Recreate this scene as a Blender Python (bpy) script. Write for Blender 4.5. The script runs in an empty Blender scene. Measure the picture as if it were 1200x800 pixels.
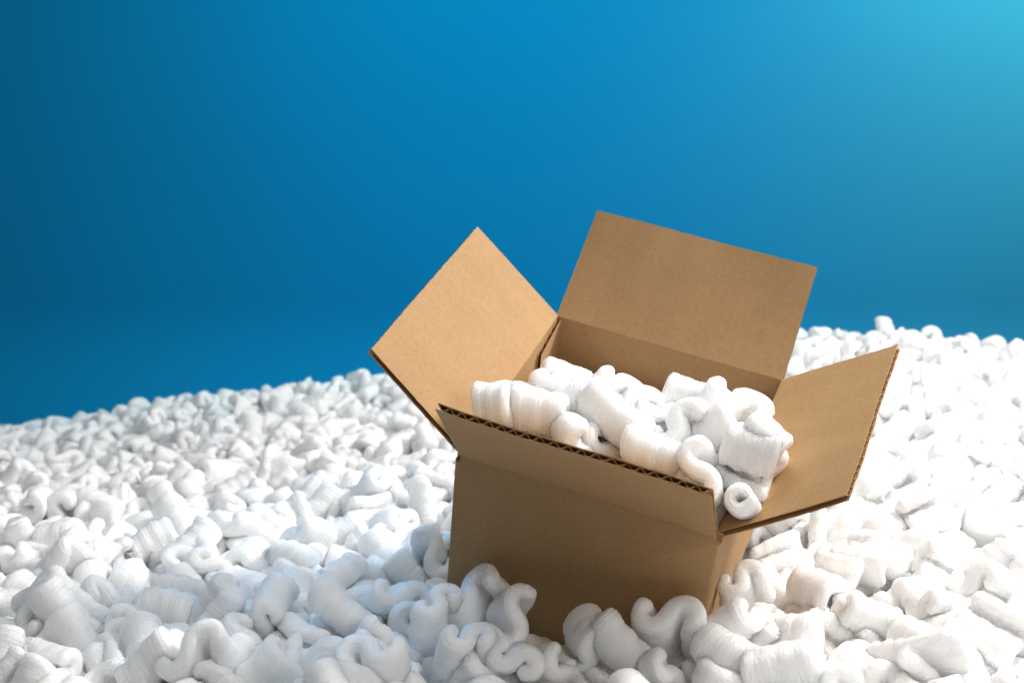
import bpy, bmesh, math, random
import numpy as np
from mathutils import Vector, Matrix, Quaternion

sc = bpy.context.scene
col = sc.collection
R = math.radians

# ------------------------------------------------------------------ camera
CAM_H = 0.345
cam = bpy.data.cameras.new('camera')
cam.sensor_width = 36.0
cam.lens = 36.0 * 1694.95 / 1200.0
cam.clip_start = 0.02
cam.clip_end = 60.0
cam_ob = bpy.data.objects.new('camera', cam)
col.objects.link(cam_ob)
cam_ob.location = (0, 0, CAM_H)
cam_ob.rotation_euler = (R(90 - 12), 0, 0)
cam.dof.use_dof = True
cam.dof.focus_distance = 0.86
cam.dof.aperture_fstop = 13.0
sc.camera = cam_ob

# ------------------------------------------------------------------ room light
world = bpy.data.worlds.new('World')
sc.world = world
world.use_nodes = True
world.node_tree.nodes['Background'].inputs['Color'].default_value = (0.93, 0.96, 1.0, 1)
world.node_tree.nodes['Background'].inputs['Strength'].default_value = 0.1

def area_lamp(name, loc, aim, size, power, color, size_y=None, spread=180):
    l = bpy.data.lights.new(name, 'AREA')
    l.energy = power
    l.color = color
    l.spread = R(spread)
    if size_y:
        l.shape = 'RECTANGLE'; l.size = size; l.size_y = size_y
    else:
        l.shape = 'DISK'; l.size = size
    o = bpy.data.objects.new(name, l)
    col.objects.link(o)
    o.location = loc
    o.rotation_euler = (Vector(aim) - Vector(loc)).to_track_quat('-Z', 'Y').to_euler()
    return o

def spot_lamp(name, loc, aim, power, color, angle, blend, radius):
    l = bpy.data.lights.new(name, 'SPOT')
    l.energy = power; l.color = color
    l.spot_size = R(angle); l.spot_blend = blend; l.shadow_soft_size = radius
    o = bpy.data.objects.new(name, l)
    col.objects.link(o)
    o.location = loc
    o.rotation_euler = (Vector(aim) - Vector(loc)).to_track_quat('-Z', 'Y').to_euler()
    return o

# softbox to the right of and a little behind the carton, a weak front fill, two lamps on the paper backdrop
area_lamp('key_softbox', (0.92, 1.16, 0.98), (0.05, 0.92, 0.08), 0.34, 24.5, (1.0, 0.975, 0.94))
area_lamp('overhead_fill', (-0.1, 1.1, 1.9), (0.0, 1.0, 0.0), 1.4, 6.5, (1.0, 0.985, 0.97), None, 110)
area_lamp('front_fill', (0.6, 0.1, 0.55), (0.08, 0.80, 0.02), 0.5, 0.5, (1.0, 0.97, 0.93), None, 60)
area_lamp('blue_bounce_fill', (-0.45, 1.75, 0.75), (-0.06, 0.92, 0.02), 0.25, 0.15, (0.08, 0.5, 1.0), None, 24)  # added lamp that imitates blue light bounced off the backdrop into the shadow
spot_lamp('backdrop_spot', (1.6, 2.55, 1.45), (1.45, 3.6, 0.75), 195.0, (2.8, 1.10, 0.80), 84, 1.0, 0.2)
area_lamp('backdrop_wash', (0.1, 2.35, 1.6), (0.05, 3.6, -0.05), 1.0, 17.5, (0.0, 0.83, 1.0), None, 116)

sc.view_settings.view_transform = 'Standard'
sc.view_settings.look = 'None'
sc.view_settings.exposure = 0.0
sc.view_settings.gamma = 1.0
sc.cycles.use_denoising = True
sc.cycles.max_bounces = 10
sc.cycles.diffuse_bounces = 6
sc.cycles.caustics_reflective = False
sc.cycles.caustics_refractive = False

# ------------------------------------------------------------------ helpers
def tag(o, label=None, cat=None, group=None, kind=None):
    if label: o['label'] = label
    if cat: o['category'] = cat
    if group: o['group'] = group
    if kind: o['kind'] = kind
    return o

def link(name, me, mat, parent=None, matrix=None):
    o = bpy.data.objects.new(name, me)
    if mat and not me.materials: me.materials.append(mat)
    col.objects.link(o)
    if parent is not None: o.parent = parent
    if matrix is not None: o.matrix_local = matrix
    return o

class NT:
    def __init__(self, name):
        self.m = bpy.data.materials.new(name); self.m.use_nodes = True
        self.t = self.m.node_tree; self.t.nodes.clear()
        self.out = self.t.nodes.new('ShaderNodeOutputMaterial')
    def n(self, kind, **kw):
        x = self.t.nodes.new('ShaderNode' + kind)
        for k, v in kw.items():
            if k in x.inputs.keys(): x.inputs[k].default_value = v
            else: setattr(x, k, v)
        return x
    def l(self, a, b): self.t.links.new(a, b)
    def noise(self, vec, scale, detail=3.0, rough=0.55):
        x = self.n('TexNoise'); x.inputs['Scale'].default_value = scale
        x.inputs['Detail'].default_value = detail; x.inputs['Roughness'].default_value = rough
        self.l(vec, x.inputs['Vector']); return x.outputs['Fac']
    def mapping(self, vec, scale):
        x = self.n('Mapping'); x.inputs['Scale'].default_value = scale
        self.l(vec, x.inputs['Vector']); return x.outputs['Vector']
    def math(self, op, a, b=None):
        x = self.n('Math', operation=op)
        for i, v in enumerate((a, b)):
            if v is None: continue
            if isinstance(v, (int, float)): x.inputs[i].default_value = v
            else: self.l(v, x.inputs[i])
        return x.outputs[0]
    def ramp(self, fac, stops):
        x = self.n('ValToRGB'); e = x.color_ramp.elements
        e[0].position, e[0].color = stops[0][0], (*stops[0][1], 1)
        e[1].position, e[1].color = stops[-1][0], (*stops[-1][1], 1)
        for p, c in stops[1:-1]:
            k = e.new(p); k.color = (*c, 1)
        self.l(fac, x.inputs['Fac']); return x.outputs['Color']
    def mix(self, fac, a, b, blend='MIX'):
        x = self.n('Mix', data_type='RGBA', blend_type=blend)
        for s, v in ((x.inputs[0], fac), (x.inputs[6], a), (x.inputs[7], b)):
            if isinstance(v, (int, float)): s.default_value = v
            elif isinstance(v, tuple): s.default_value = (*v, 1)
            else: self.l(v, s)
        return x.outputs[2]
    def bump(self, h, strength, dist, normal=None):
        x = self.n('Bump'); x.inputs['Strength'].default_value = strength; x.inputs['Distance'].default_value = dist
        self.l(h, x.inputs['Height'])
        if normal is not None: self.l(normal, x.inputs['Normal'])
        return x.outputs['Normal']

# ------------------------------------------------------------------ materials
def foam_material():
    t = NT('white_foam')
    at = t.n('Attribute', attribute_name='grain')
    v = at.outputs['Vector']                       # millimetres in the peanut's own frame, z along the extrusion
    rings = t.noise(t.mapping(v, (0.16, 0.16, 0.95)), 1.0, 3.0, 0.6)
    fine = t.noise(t.mapping(v, (0.5, 0.5, 2.6)), 1.0, 2.0, 0.6)
    vor = t.n('TexVoronoi', feature='SMOOTH_F1'); vor.inputs['Scale'].default_value = 0.8
    t.l(v, vor.inputs['Vector'])
    n1 = t.bump(rings, 0.8, 0.0014)
    n2 = t.bump(fine, 0.28, 0.0006, n1)
    n3 = t.bump(vor.outputs['Distance'], 0.5, 0.0008, n2)
    p = t.n('BsdfPrincipled')
    p.inputs['Base Color'].default_value = (0.975, 0.975, 0.97, 1)
    p.inputs['Roughness'].default_value = 0.30
    p.inputs['Specular IOR Level'].default_value = 0.5
    p.inputs['Subsurface Weight'].default_value = 1.0
    p.inputs['Subsurface Radius'].default_value = (1.0, 0.97, 0.93)
    p.inputs['Subsurface Scale'].default_value = 0.014
    t.l(n3, p.inputs['Normal'])
    t.l(p.outputs[0], t.out.inputs['Surface'])
    return t.m

def kraft_material(name, dark=1.0):
    t = NT(name)
    tc = t.n('TexCoord'); v = tc.outputs['Object']
    cloud = t.noise(v, 28.0, 4.0, 0.6)
    fibre = t.noise(t.mapping(v, (800, 800, 700)), 1.0, 3.0, 0.7)
    fibre2 = t.noise(t.mapping(v, (350, 350, 420)), 1.0, 2.0, 0.6)
    speck = t.noise(v, 650.0, 1.0, 0.5)
    base = t.ramp(cloud, [(0.3, (0.385*dark, 0.228*dark, 0.102*dark)), (0.7, (0.42*dark, 0.252*dark, 0.115*dark))])
    c = t.mix(t.math('MULTIPLY', t.ramp(fibre, [(0.35, (0, 0, 0)), (0.68, (1, 1, 1))]), 0.30), base, (0.54*dark, 0.345*dark, 0.17*dark))
    c = t.mix(t.math('MULTIPLY', t.ramp(fibre2, [(0.4, (0, 0, 0)), (0.7, (1, 1, 1))]), 0.25), c, (0.27*dark, 0.150*dark, 0.062*dark))
    sp = t.ramp(speck, [(0.0, (1, 1, 1)), (0.27, (1, 1, 1)), (0.31, (0, 0, 0)), (1.0, (0, 0, 0))])
    c = t.mix(t.math('MULTIPLY', sp, 0.22), c, (0.16, 0.09, 0.04))
    # washboard: the flutes press through the liner
    w = t.n('TexWave', wave_type='BANDS', bands_direction='X', wave_profile='SIN')
    w.inputs['Scale'].default_value = 2 * math.pi / (20.0 * 0.0078); w.inputs['Distortion'].default_value = 0.0
    t.l(v, w.inputs['Vector'])
    n1 = t.bump(w.outputs['Fac'], 0.09, 0.0003)
    n2 = t.bump(fibre, 0.15, 0.0003, n1)
    n3 = t.bump(t.noise(v, 60.0, 3.0), 0.12, 0.0015, n2)
    p = t.n('BsdfPrincipled')
    t.l(c, p.inputs['Base Color'])
    p.inputs['Roughness'].default_value = 0.72
    p.inputs['Specular IOR Level'].default_value = 0.28
    t.l(n3, p.inputs['Normal'])
    t.l(p.outputs[0], t.out.inputs['Surface'])
    return t.m

def backdrop_material():
    t = NT('blue_paper')
    tc = t.n('TexCoord')
    n = t.noise(tc.outputs['Object'], 2.0, 2.0)
    c = t.ramp(n, [(0.3, (0.013, 0.25, 0.455)), (0.7, (0.013, 0.257, 0.465))])
    p = t.n('BsdfPrincipled'); t.l(c, p.inputs['Base Color'])
    p.inputs['Roughness'].default_value = 0.85; p.inputs['Specular IOR Level'].default_value = 0.0
    t.l(p.outputs[0], t.out.inputs['Surface'])
    return t.m

FOAM = foam_material()
KRAFT = kraft_material('kraft_liner')
KRAFT_EDGE = kraft_material('kraft_fluting', 1.35)
BLUE = backdrop_material()
def plain(name, c, rough):
    t = NT(name); p = t.n('BsdfPrincipled'); p.inputs['Base Color'].default_value = (*c, 1); p.inputs['Roughness'].default_value = rough
    t.l(p.outputs[0], t.out.inputs['Surface']); return t.m
CLOTH = plain('white_cloth', (0.78, 0.78, 0.77), 0.9)

# ------------------------------------------------------------------ backdrop and the surface under the heap
def build_backdrop():
    prof = [(-0.4, -0.62), (2.9, -0.62)]
    for k in range(0, 13):
        a = k / 12 * math.pi / 2
        prof.append((3.3 + 0.3 * math.sin(a), -0.32 - 0.3 * math.cos(a)))
    prof += [(3.6, 1.2), (3.6, 2.2), (3.6, 3.4)]
    xs = np.linspace(-3.6, 3.6, 25)
    V = [(x, y, z) for (y, z) in prof for x in xs]
    n = len(xs)
    F = [(j*n+i, j*n+i+1, (j+1)*n+i+1, (j+1)*n+i) for j in range(len(prof)-1) for i in range(n-1)]
    me = bpy.data.meshes.new('backdrop'); me.from_pydata(V, [], F); me.shade_smooth()
    tag(link('backdrop', me, BLUE), 'seamless blue paper backdrop glowing brighter towards the upper right', None, None, 'structure')
build_backdrop()

HEAP = np.array([[-500.0, 560.0, -10.0], [0.0, 560.0, -4.0], [500.0, 560.0, -5.0], [-283.0, 743.0, -8.0], [0.0, 743.0, -2.0], [283.0, 743.0, -4.0], [-42.0, 873.0, 6.0], [113.0, 803.0, 3.0], [190.0, 930.0, 22.0], [60.0, 1020.0, 20.0], [-250.0, 1000.0, -10.0], [450.0, 1000.0, 14.0], [330.0, 1250.0, 22.0], [0.0, 1300.0, -18.0], [-330.0, 1300.0, -62.0], [-250.0, 1550.0, -95.0], [50.0, 1550.0, -55.0], [-560.0, 1500.0, -120.0], [350.0, 1550.0, -5.0], [650.0, 1300.0, 10.0], [-700.9, 1734.2, -153.9], [-654.9, 1785.1, -154.9], [-545.7, 1789.6, -133.6], [-436.6, 1792.8, -118.6], [-327.4, 1795.3, -106.9], [-185.6, 1798.7, -90.9], [0.0, 1800.5, -82.3], [218.3, 1805.9, -56.7], [360.2, 1812.3, -26.8], [483.1, 1749.8, 16.0], [544.1, 1710.5, 23.4], [601.8, 1668.3, 17.1], [671.7, 1605.8, -36.1], [-1000.0, 1700.0, -170.0], [-900.0, 1000.0, -60.0], [900.0, 1400.0, -5.0], [900.0, 1000.0, 5.0]])
def _phi(r): return np.where(r > 0, r*r*np.log(np.maximum(r, 1e-9)), 0)
_P = HEAP[:, :2] / 500; _n = len(HEAP)
_K = _phi(np.linalg.norm(_P[:, None] - _P[None], axis=2)) + np.eye(_n) * .01
_Q = np.c_[np.ones(_n), _P]
_C = np.linalg.solve(np.block([[_K, _Q], [_Q.T, np.zeros((3, 3))]]), np.r_[HEAP[:, 2], 0, 0, 0])
def heap_height(x, y):
    yr = np.interp(x, [-1000, -680, 0, 380, 490, 600, 900], [1840, 1840, 1850, 1850, 1770, 1670, 1550])
    p = np.stack([x, np.minimum(y, yr)], -1) / 500
    r = np.linalg.norm(p[..., None, :] - _P, axis=-1)
    return _phi(r) @ _C[:_n] + _C[_n] + p @ _C[_n+1:] - np.maximum(y - yr, 0) * .45
def build_surface():
    xs = np.arange(-1040, 1041, 40.); ys = np.arange(440, 2161, 40.)
    X, Y = np.meshgrid(xs, ys); Z = heap_height(X, Y) - 77
    n = len(xs)
    V = (np.stack([X, Y, Z], -1).reshape(-1, 3) * .001).tolist()
    F = [(j*n+i, j*n+i+1, (j+1)*n+i+1, (j+1)*n+i) for j in range(len(ys)-1) for i in range(n-1)]
    # skirt down to the paper
    b = len(V)
    ring = [i for i in range(n)] + [j*n+n-1 for j in range(1, len(ys))] + [(len(ys)-1)*n+i for i in range(n-2, -1, -1)] + [j*n for j in range(len(ys)-2, 0, -1)]
    V += [(V[i][0], V[i][1], -0.615) for i in ring]
    m = len(ring)
    F += [(ring[(k+1) % m], ring[k], b+k, b+(k+1) % m) for k in range(m)]
    me = bpy.data.meshes.new('ground'); me.from_pydata(V, [], F); me.shade_smooth()
    tag(link('ground', me, CLOTH), 'white cloth covered mound that carries the heap of packing peanuts', None, None, 'structure')
build_surface()

# ------------------------------------------------------------------ cardboard box
W, D, T, FL = 0.165, 0.16905, 0.004, 0.08095
BOX_H = 0.130
LINER = 0.00045
ANG = dict(front=0.594439660, back=0.905544547, left=0.877948902, right=0.890146011)
BOX_R = Matrix(((0.92506727, 0.37228717, 0.07518516), (-0.3159656, 0.86419783, -0.39157099), (-0.21075171, 0.33847359, 0.91707107)))
BOX_T = Vector((0.0737957, 0.87578037, 0.11190940))
box = bpy.data.objects.new('cardboard_box', None)
box.empty_display_size = 0.05
col.objects.link(box)
_base = BOX_R @ Vector((0, 0, -BOX_H))
box.matrix_world = Matrix.Translation(BOX_T + _base) @ BOX_R.to_4x4()
tag(box, 'open brown corrugated cardboard box tilted in the heap and filled with packing peanuts', 'box')

# frame of one side: x along the hinge, y outward, z up; origin on the wall's middle plane at the rim
def side_frame(side):
    hw, hd = W/2 - T/2, D/2 - T/2
    if side == 'front': m = Matrix(((1,0,0),(0,-1,0),(0,0,1))); m = Matrix(((-1,0,0),(0,-1,0),(0,0,1))); o = Vector((0,-hd,BOX_H))
    if side == 'back':  m = Matrix(((1,0,0),(0,1,0),(0,0,1))); o = Vector((0,hd,BOX_H))
    if side == 'left':  m = Matrix(((0,-1,0),(1,0,0),(0,0,1))); o = Vector((-hw,0,BOX_H))
    if side == 'right': m = Matrix(((0,1,0),(-1,0,0),(0,0,1))); o = Vector((hw,0,BOX_H))
    return Matrix.Translation(o) @ m.to_4x4()

def sheet(bm, fn, nu, nv, y0, y1):
    """a thin closed sheet: fn(u, v, y) -> Vector, u and v in 0..1"""
    lay = []
    for y in (y0, y1):
        lay.append([[bm.verts.new(fn(i/nu, j/nv, y)) for i in range(nu+1)] for j in range(nv+1)])
    a, b = lay
    for j in range(nv):
        for i in range(nu):
            bm.faces.new((a[j][i], a[j][i+1], a[j+1][i+1], a[j+1][i]))
            bm.faces.new((b[j][i], b[j+1][i], b[j+1][i+1], b[j][i+1]))
    for i in range(nu):
        bm.faces.new((a[0][i], b[0][i], b[0][i+1], a[0][i+1]))
        bm.faces.new((a[nv][i], a[nv][i+1], b[nv][i+1], b[nv][i]))
    for j in range(nv):
        bm.faces.new((a[j][0], a[j+1][0], b[j+1][0], b[j][0]))
        bm.faces.new((a[j][nu], b[j][nu], b[j+1][nu], a[j+1][nu]))

def finish(bm, name, mat, parent=None, matrix=None, smooth=False):
    bmesh.ops.recalc_face_normals(bm, faces=bm.faces)
    me = bpy.data.meshes.new(name); bm.to_mesh(me); bm.free()
    if smooth:
        me.shade_smooth()
        try: me.set_sharp_from_angle(angle=R(35))
        except Exception: pass
    return link(name, me, mat, parent, matrix)

def build_flap(side, width, seed, label, warp_amp):
    rng = random.Random(seed)
    a = ANG[side]
    k = math.tan(a/2)
    fr = side_frame(side)
    M = fr @ Matrix.Rotation(-a, 4, 'X')            # fold outward about the rim
    ph = [rng.uniform(0, 6.28) for _ in range(6)]
    gap = 0.0003
    def warp(x, z):
        q = z / FL
        return warp_amp * q * q * math.sin(x*22 + ph[0]) * 0.6 + warp_amp * 0.45 * math.sin(x*45 + z*30 + ph[1]) * q + 0.00012*math.sin(x*190+ph[2])
    jit = [[rng.uniform(-1, 1) for _ in range(200)] for _ in range(4)]
    def rag(k_, s):
        p = s * 150; i = int(p); f = p - i
        return jit[k_][i] * (1-f) + jit[k_][min(i+1, 199)] * f
    nu, nv = 60, 28
    def fn(u, v, y, off=0.0):
        half = width/2
        x = -half + width*u
        zb = k*y + (gap if y > 0 else 0)
        z = zb + (FL - zb) * v
        if v > .999: z += 0.00020 * rag(0, u) + off
        e = 0.00020
        taper = 0.0012 * v
        if u < .001: x += e * rag(1, v) + taper
        elif u > .999: x -= e * rag(2, v) + taper
        else: x = x * (1 - 2*taper/width)
        return Vector((x, y + warp(x, z), z))
    bm = bmesh.new()
    sheet(bm, fn, nu, nv, T/2 - LINER, T/2)
    sheet(bm, lambda u, v, y: fn(u, v, y, 0.0002), nu, nv, -T/2, -T/2 + LINER)
    flap = finish(bm, 'flap', KRAFT, box, M, True)
    if label: flap['label'] = label
    # corrugated medium between the liners
    pitch = 0.0078; amp = T/2 - LINER - 0.00022
    n = int((width - 0.003) / pitch * 10)
    bm = bmesh.new()
    rows = []
    for th in (-0.00014, 0.00014):
        row = []
        for i in range(n+1):
            x = -(width-0.003)/2 + (width-0.003) * i/n
            p = x/pitch*2*math.pi + ph[3] + 0.8*math.sin(x*55+ph[4]) + 0.4*math.sin(x*170+ph[5])
            s = math.sin(p); y = amp * (0.90 + 0.10*math.sin(x*240 + ph[1])) * math.copysign(abs(s)**0.75, s) + th
            zt = FL - 0.0001 - 0.0006*max(0, rag(3, i/n))
            row.append((bm.verts.new((x, y + warp(x, 0.003), 0.003)), bm.verts.new((x, y + warp(x, FL*.5), FL*.5)), bm.verts.new((x, y + warp(x, zt), zt))))
        rows.append(row)
    for r_ in rows:
        for i in range(n):
            for q in range(2): bm.faces.new((r_[i][q], r_[i+1][q], r_[i+1][q+1], r_[i][q+1]))
    for i in range(n):
        bm.faces.new((rows[0][i][2], rows[0][i+1][2], rows[1][i+1][2], rows[1][i][2]))
    finish(bm, 'fluting', KRAFT_EDGE, flap, Matrix.Identity(4), False)
    return flap

def build_wall(side, label):
    a = ANG[side]; k = math.tan(a/2)
    M = side_frame(side)
    full = side in ('front', 'back')
    half = W/2 if full else D/2 - T - 0.0002
    nw, nd = (0.0036, 0.0052) if full else (0.0004, 0.0025)
    # outline from below: corner slots at the two top ends
    def ring(y):
        zt = -k*y
        return [(-half, y, -BOX_H + 0.004), (half, y, -BOX_H + 0.004), (half, y, -nd), (half-nw, y, -nd), (half-nw, y, zt), (-half+nw, y, zt), (-half+nw, y, -nd), (-half, y, -nd)]
    bm = bmesh.new()
    o = [bm.verts.new(p) for p in ring(T/2)]
    i_ = [bm.verts.new(p) for p in ring(-T/2)]
    bm.faces.new(o); bm.faces.new(i_[::-1])
    for q in range(8): bm.faces.new((o[q], i_[q], i_[(q+1) % 8], o[(q+1) % 8]))
    if full:
        ed = [e for e in bm.edges if {e.verts[0], e.verts[1]} in ({o[1], o[2]}, {o[7], o[0]})]
        bmesh.ops.bevel(bm, geom=ed, offset=0.0022, segments=4, affect='EDGES', profile=0.5)
    w = finish(bm, 'wall', KRAFT, box, M, True)
    if label: w['label'] = label
    return w

build_wall('front', 'front wall in shade'); build_wall('back', 'back wall seen from inside')
build_wall('left', 'left wall seen from inside'); build_wall('right', 'narrow sunlit right wall')
def build_bottom():
    bm = bmesh.new()
    bmesh.ops.create_cube(bm, size=1.0, matrix=Matrix.Translation((0, 0, 0.002)) @ Matrix.Diagonal((W - 0.0004, D - 0.0004, 0.0038, 1)))
    finish(bm, 'bottom', KRAFT, box, Matrix.Identity(4))
build_bottom()
build_flap('front', W - 0.0063, 3, 'narrow looking front flap with its corrugated edge towards the viewer', 0.0010)
build_flap('back', W - 0.0063, 5, 'upright back flap', 0.0016)
build_flap('left', D - 0.0063, 8, 'brightly lit left flap', 0.0013)
build_flap('right', D - 0.0063, 11, 'right flap with corrugated edge showing', 0.0015)
def build_tab():
    # glue tab of the joint, on the inner face of the left wall next to the back corner
    bm = bmesh.new()
    x1 = (D/2 - T) - 0.0006                   # towards the back corner (local x runs to the back on the left side)
    x0 = x1 - 0.037
    for y1, y0 in ((-T/2 - 0.0002, -T/2 - 0.0006), (-T/2 - 0.0026, -T/2 - 0.0030)):      # two liners with the fluting between
        pts = [(x0, -0.10), (x1, -0.10), (x1, -0.0008), (x1-0.004, -0.0012), (x0+0.001, -0.0078)]
        o = [bm.verts.new((x, y0, z)) for x, z in pts]; i_ = [bm.verts.new((x, y1, z)) for x, z in pts]
        bm.faces.new(o); bm.faces.new(i_[::-1])
        for q in range(5): bm.faces.new((o[q], i_[q], i_[(q+1) % 5], o[(q+1) % 5]))
    n = 40; rows = []
    for i in range(n+1):
        x = x0 + 0.0035 + (x1 - x0 - 0.005) * i / n
        y = -T/2 - 0.0016 + 0.00095 * math.sin(x / 0.0078 * 2 * math.pi)
        zt = -0.0080 + (x - x0 - 0.001) / (x1 - x0 - 0.005) * 0.0064
        rows.append((bm.verts.new((x, y, -0.10)), bm.verts.new((x, y, zt))))
    for i in range(n): bm.faces.new((rows[i][0], rows[i+1][0], rows[i+1][1], rows[i][1]))
    finish(bm, 'glue_tab', KRAFT, box, side_frame('left'))
build_tab()

# ------------------------------------------------------------------ packing peanuts
MM=0.001
# variant: turn1, turn2 (deg, signs give S or C), straight, radius, length, thickness, twist, bend, curl gradient
VARIANTS=[
 (200,-200,4,6.8,36,9.4, 0.00,.004, .10),
 (190,-195,5,7.0,34,9.0, 0.15,.002,-.12),
 (215,-205,3,6.5,39,9.6,-0.20,.006, .15),
 (180,-205,6,7.2,32,9.2, 0.10,-.005,-.08),
 (205,-185,5,6.7,41,9.0,-0.12,.004, .18),
 (195,-215,3,7.0,35,9.8, 0.22,-.003, .05),
 (220,-220,3,6.4,38,8.8,-0.08,.006,-.15),
 (170,-185,7,8.4,32,9.4, 0.05,.003, .12),
 (270, -60,4,7.4,35,9.6, 0.14,.005, .10),
 (230,  60,6,7.6,37,9.4,-0.16,-.004,.12),
 (205,-195,5,6.9,46,9.4, 0.22,.005, .10),
 (185,-175,7,8.0,28,9.6,-0.05,.002, .06),
 (255,  30,3,6.2,27,6.6, 0.10,.003, .08),
]
def build(vi, ns, m, nw, seed=None):
    t1,t2,st,rad,L,t,tw,bend,cg=VARIANTS[vi]; t+=1.2; L*=.9
    rng=np.random.RandomState(100+vi if seed is None else seed)
    l1=abs(math.radians(t1))*rad; l2=abs(math.radians(t2))*rad
    tot=l1+st+l2
    fine=400
    s=np.linspace(0,tot,fine)
    k=np.where(s<l1, np.sign(t1)/rad, np.where(s<l1+st,0,np.sign(t2)/rad))
    w_=np.hanning(61);w_/=w_.sum()
    k=np.convolve(np.pad(k,30,mode='edge'),w_,mode='valid')
    # rings along the axis, denser at the ends
    q=np.linspace(0,1,nw); 
    w=L*(q-.5 - .055*np.sin(2*np.pi*q)*1.6)
    ph=[rng.uniform(0,6.28) for _ in range(8)]
    loops=[];W0=[]
    V=[];UV=[]
    for j in range(nw):
        x=w[j]/L*2
        kk=k*(1+cg*x+.05*math.sin(2.1*x+ph[0]))
        hd=np.concatenate([[0],np.cumsum((kk[1:]+kk[:-1])/2*np.diff(s))])
        hd-=hd[fine//2]
        px=np.concatenate([[0],np.cumsum(np.cos(hd[:-1])*np.diff(s))]);py=np.concatenate([[0],np.cumsum(np.sin(hd[:-1])*np.diff(s))])
        px-=px.mean();py-=py.mean()
        idx=np.linspace(0,fine-1,ns).round().astype(int)
        P=np.stack([px[idx],py[idx]],1);H=hd[idx];S=s[idx]/tot
        N=np.stack([-np.sin(H),np.cos(H)],1)
        d=min(w[j]+L/2, L/2-w[j]); rr=4.4
        ins=rr*(1-math.sqrt(max(0,1-(1-min(d/rr,1))**2)))
        rip=(.20*math.sin(w[j]*2.05+ph[1])+.20*math.sin(w[j]*3.1+ph[2])+.50*math.sin(w[j]*.62+ph[3]))
        fine_amp=.12*(.6+.4*math.sin(w[j]*.5+ph[4]))
        def half(Sx,side):
            lump=.45*np.sin(Sx*9+ph[4]+side+.12*w[j])+.22*np.sin(Sx*23+ph[5]+side*2+.3*w[j])+.12*np.sin(Sx*41+ph[6]-.5*w[j])
            edge=1-.12*np.abs(Sx-.5)*2
            return np.maximum(.8,(t/2+.55*lump)*edge+rip*(.75+.35*np.sin(Sx*7+ph[7]+side*3))+(fine_amp*np.sin(w[j]*4.3+ph[5]+1.6*np.sin(Sx*8+ph[6])+side) if nw>40 else 0)-ins)
        hp=half(S,0.);hm=half(S,1.7)
        A=P+N*hp[:,None];Bm=P-N*hm[:,None]
        pts=[A];
        uv=[np.stack([S*tot,np.full(ns,w[j])],1)]
        a=np.linspace(0,np.pi,m+2)[1:-1]
        T=np.array([np.cos(H[-1]),np.sin(H[-1])]);r=(hp[-1]+hm[-1])/2;c=(A[-1]+Bm[-1])/2
        pts.append(c+r*(np.cos(a)[:,None]*N[-1]+np.sin(a)[:,None]*T)); uv.append(np.stack([np.full(m,tot+2.),np.full(m,w[j])],1))
        pts.append(Bm[::-1]); uv.append(np.stack([S[::-1]*tot+80,np.full(ns,w[j])],1))
        T=np.array([np.cos(H[0]),np.sin(H[0])]);r=(hp[0]+hm[0])/2;c=(A[0]+Bm[0])/2
        pts.append(c+r*(-np.cos(a)[:,None]*N[0]-np.sin(a)[:,None]*T)); uv.append(np.stack([np.full(m,-2.),np.full(m,w[j])],1))
        loop=np.concatenate(pts)
        th=tw*x; R=np.array([[math.cos(th),-math.sin(th)],[math.sin(th),math.cos(th)]])
        loop=loop@R.T
        loop[:,1]+=bend*w[j]**2-bend*L*L/12
        V.append(np.concatenate([loop,np.full((len(loop),1),w[j])],1))
    n=len(V[0]);V=np.concatenate(V)
    V[:,2]+=.8*np.sin(V[:,0]*.13+ph[2])+.5*np.sin(V[:,1]*.21+ph[1])
    F=[]
    for j in range(nw-1):
        a0=j*n;b0=a0+n
        for i in range(n):
            i2=(i+1)%n
            F.append((a0+i2,a0+i,b0+i,b0+i2))
    # caps (centre-stroke strip and end fans)
    ends=[]
    for base,flip in ((0,False),((nw-1)*n,True)):
        for i in range(ns-1):
            a_,b_=base+i,base+i+1; c_=base+ns+m+(ns-1-(i+1)); d_=base+ns+m+(ns-1-i)
            f=(a_,b_,c_,d_); F.append(f[::-1] if flip else f)
        e=[base+ns-1]+[base+ns+q_ for q_ in range(m)]+[base+ns+m]
        F.append(tuple(e[::-1]) if flip else tuple(e))
        e=[base+2*ns+m-1]+[base+2*ns+m+q_ for q_ in range(m)]+[base]
        F.append(tuple(e[::-1]) if flip else tuple(e))
    return V*MM,F


# each peanut is seven integers: shape, position in tenths of a millimetre, rotation (the last three parts of a unit quaternion, in thousandths)
def unpack(numbers):
    a = np.array(numbers, float).reshape(-1, 7)
    x = a[:, 4:] / 1000.0
    w = np.sqrt(np.maximum(0, 1 - (x * x).sum(axis=1)))
    return a[:, 0].astype(int), a[:, 1:4] * .0001, np.c_[w, x]

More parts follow.
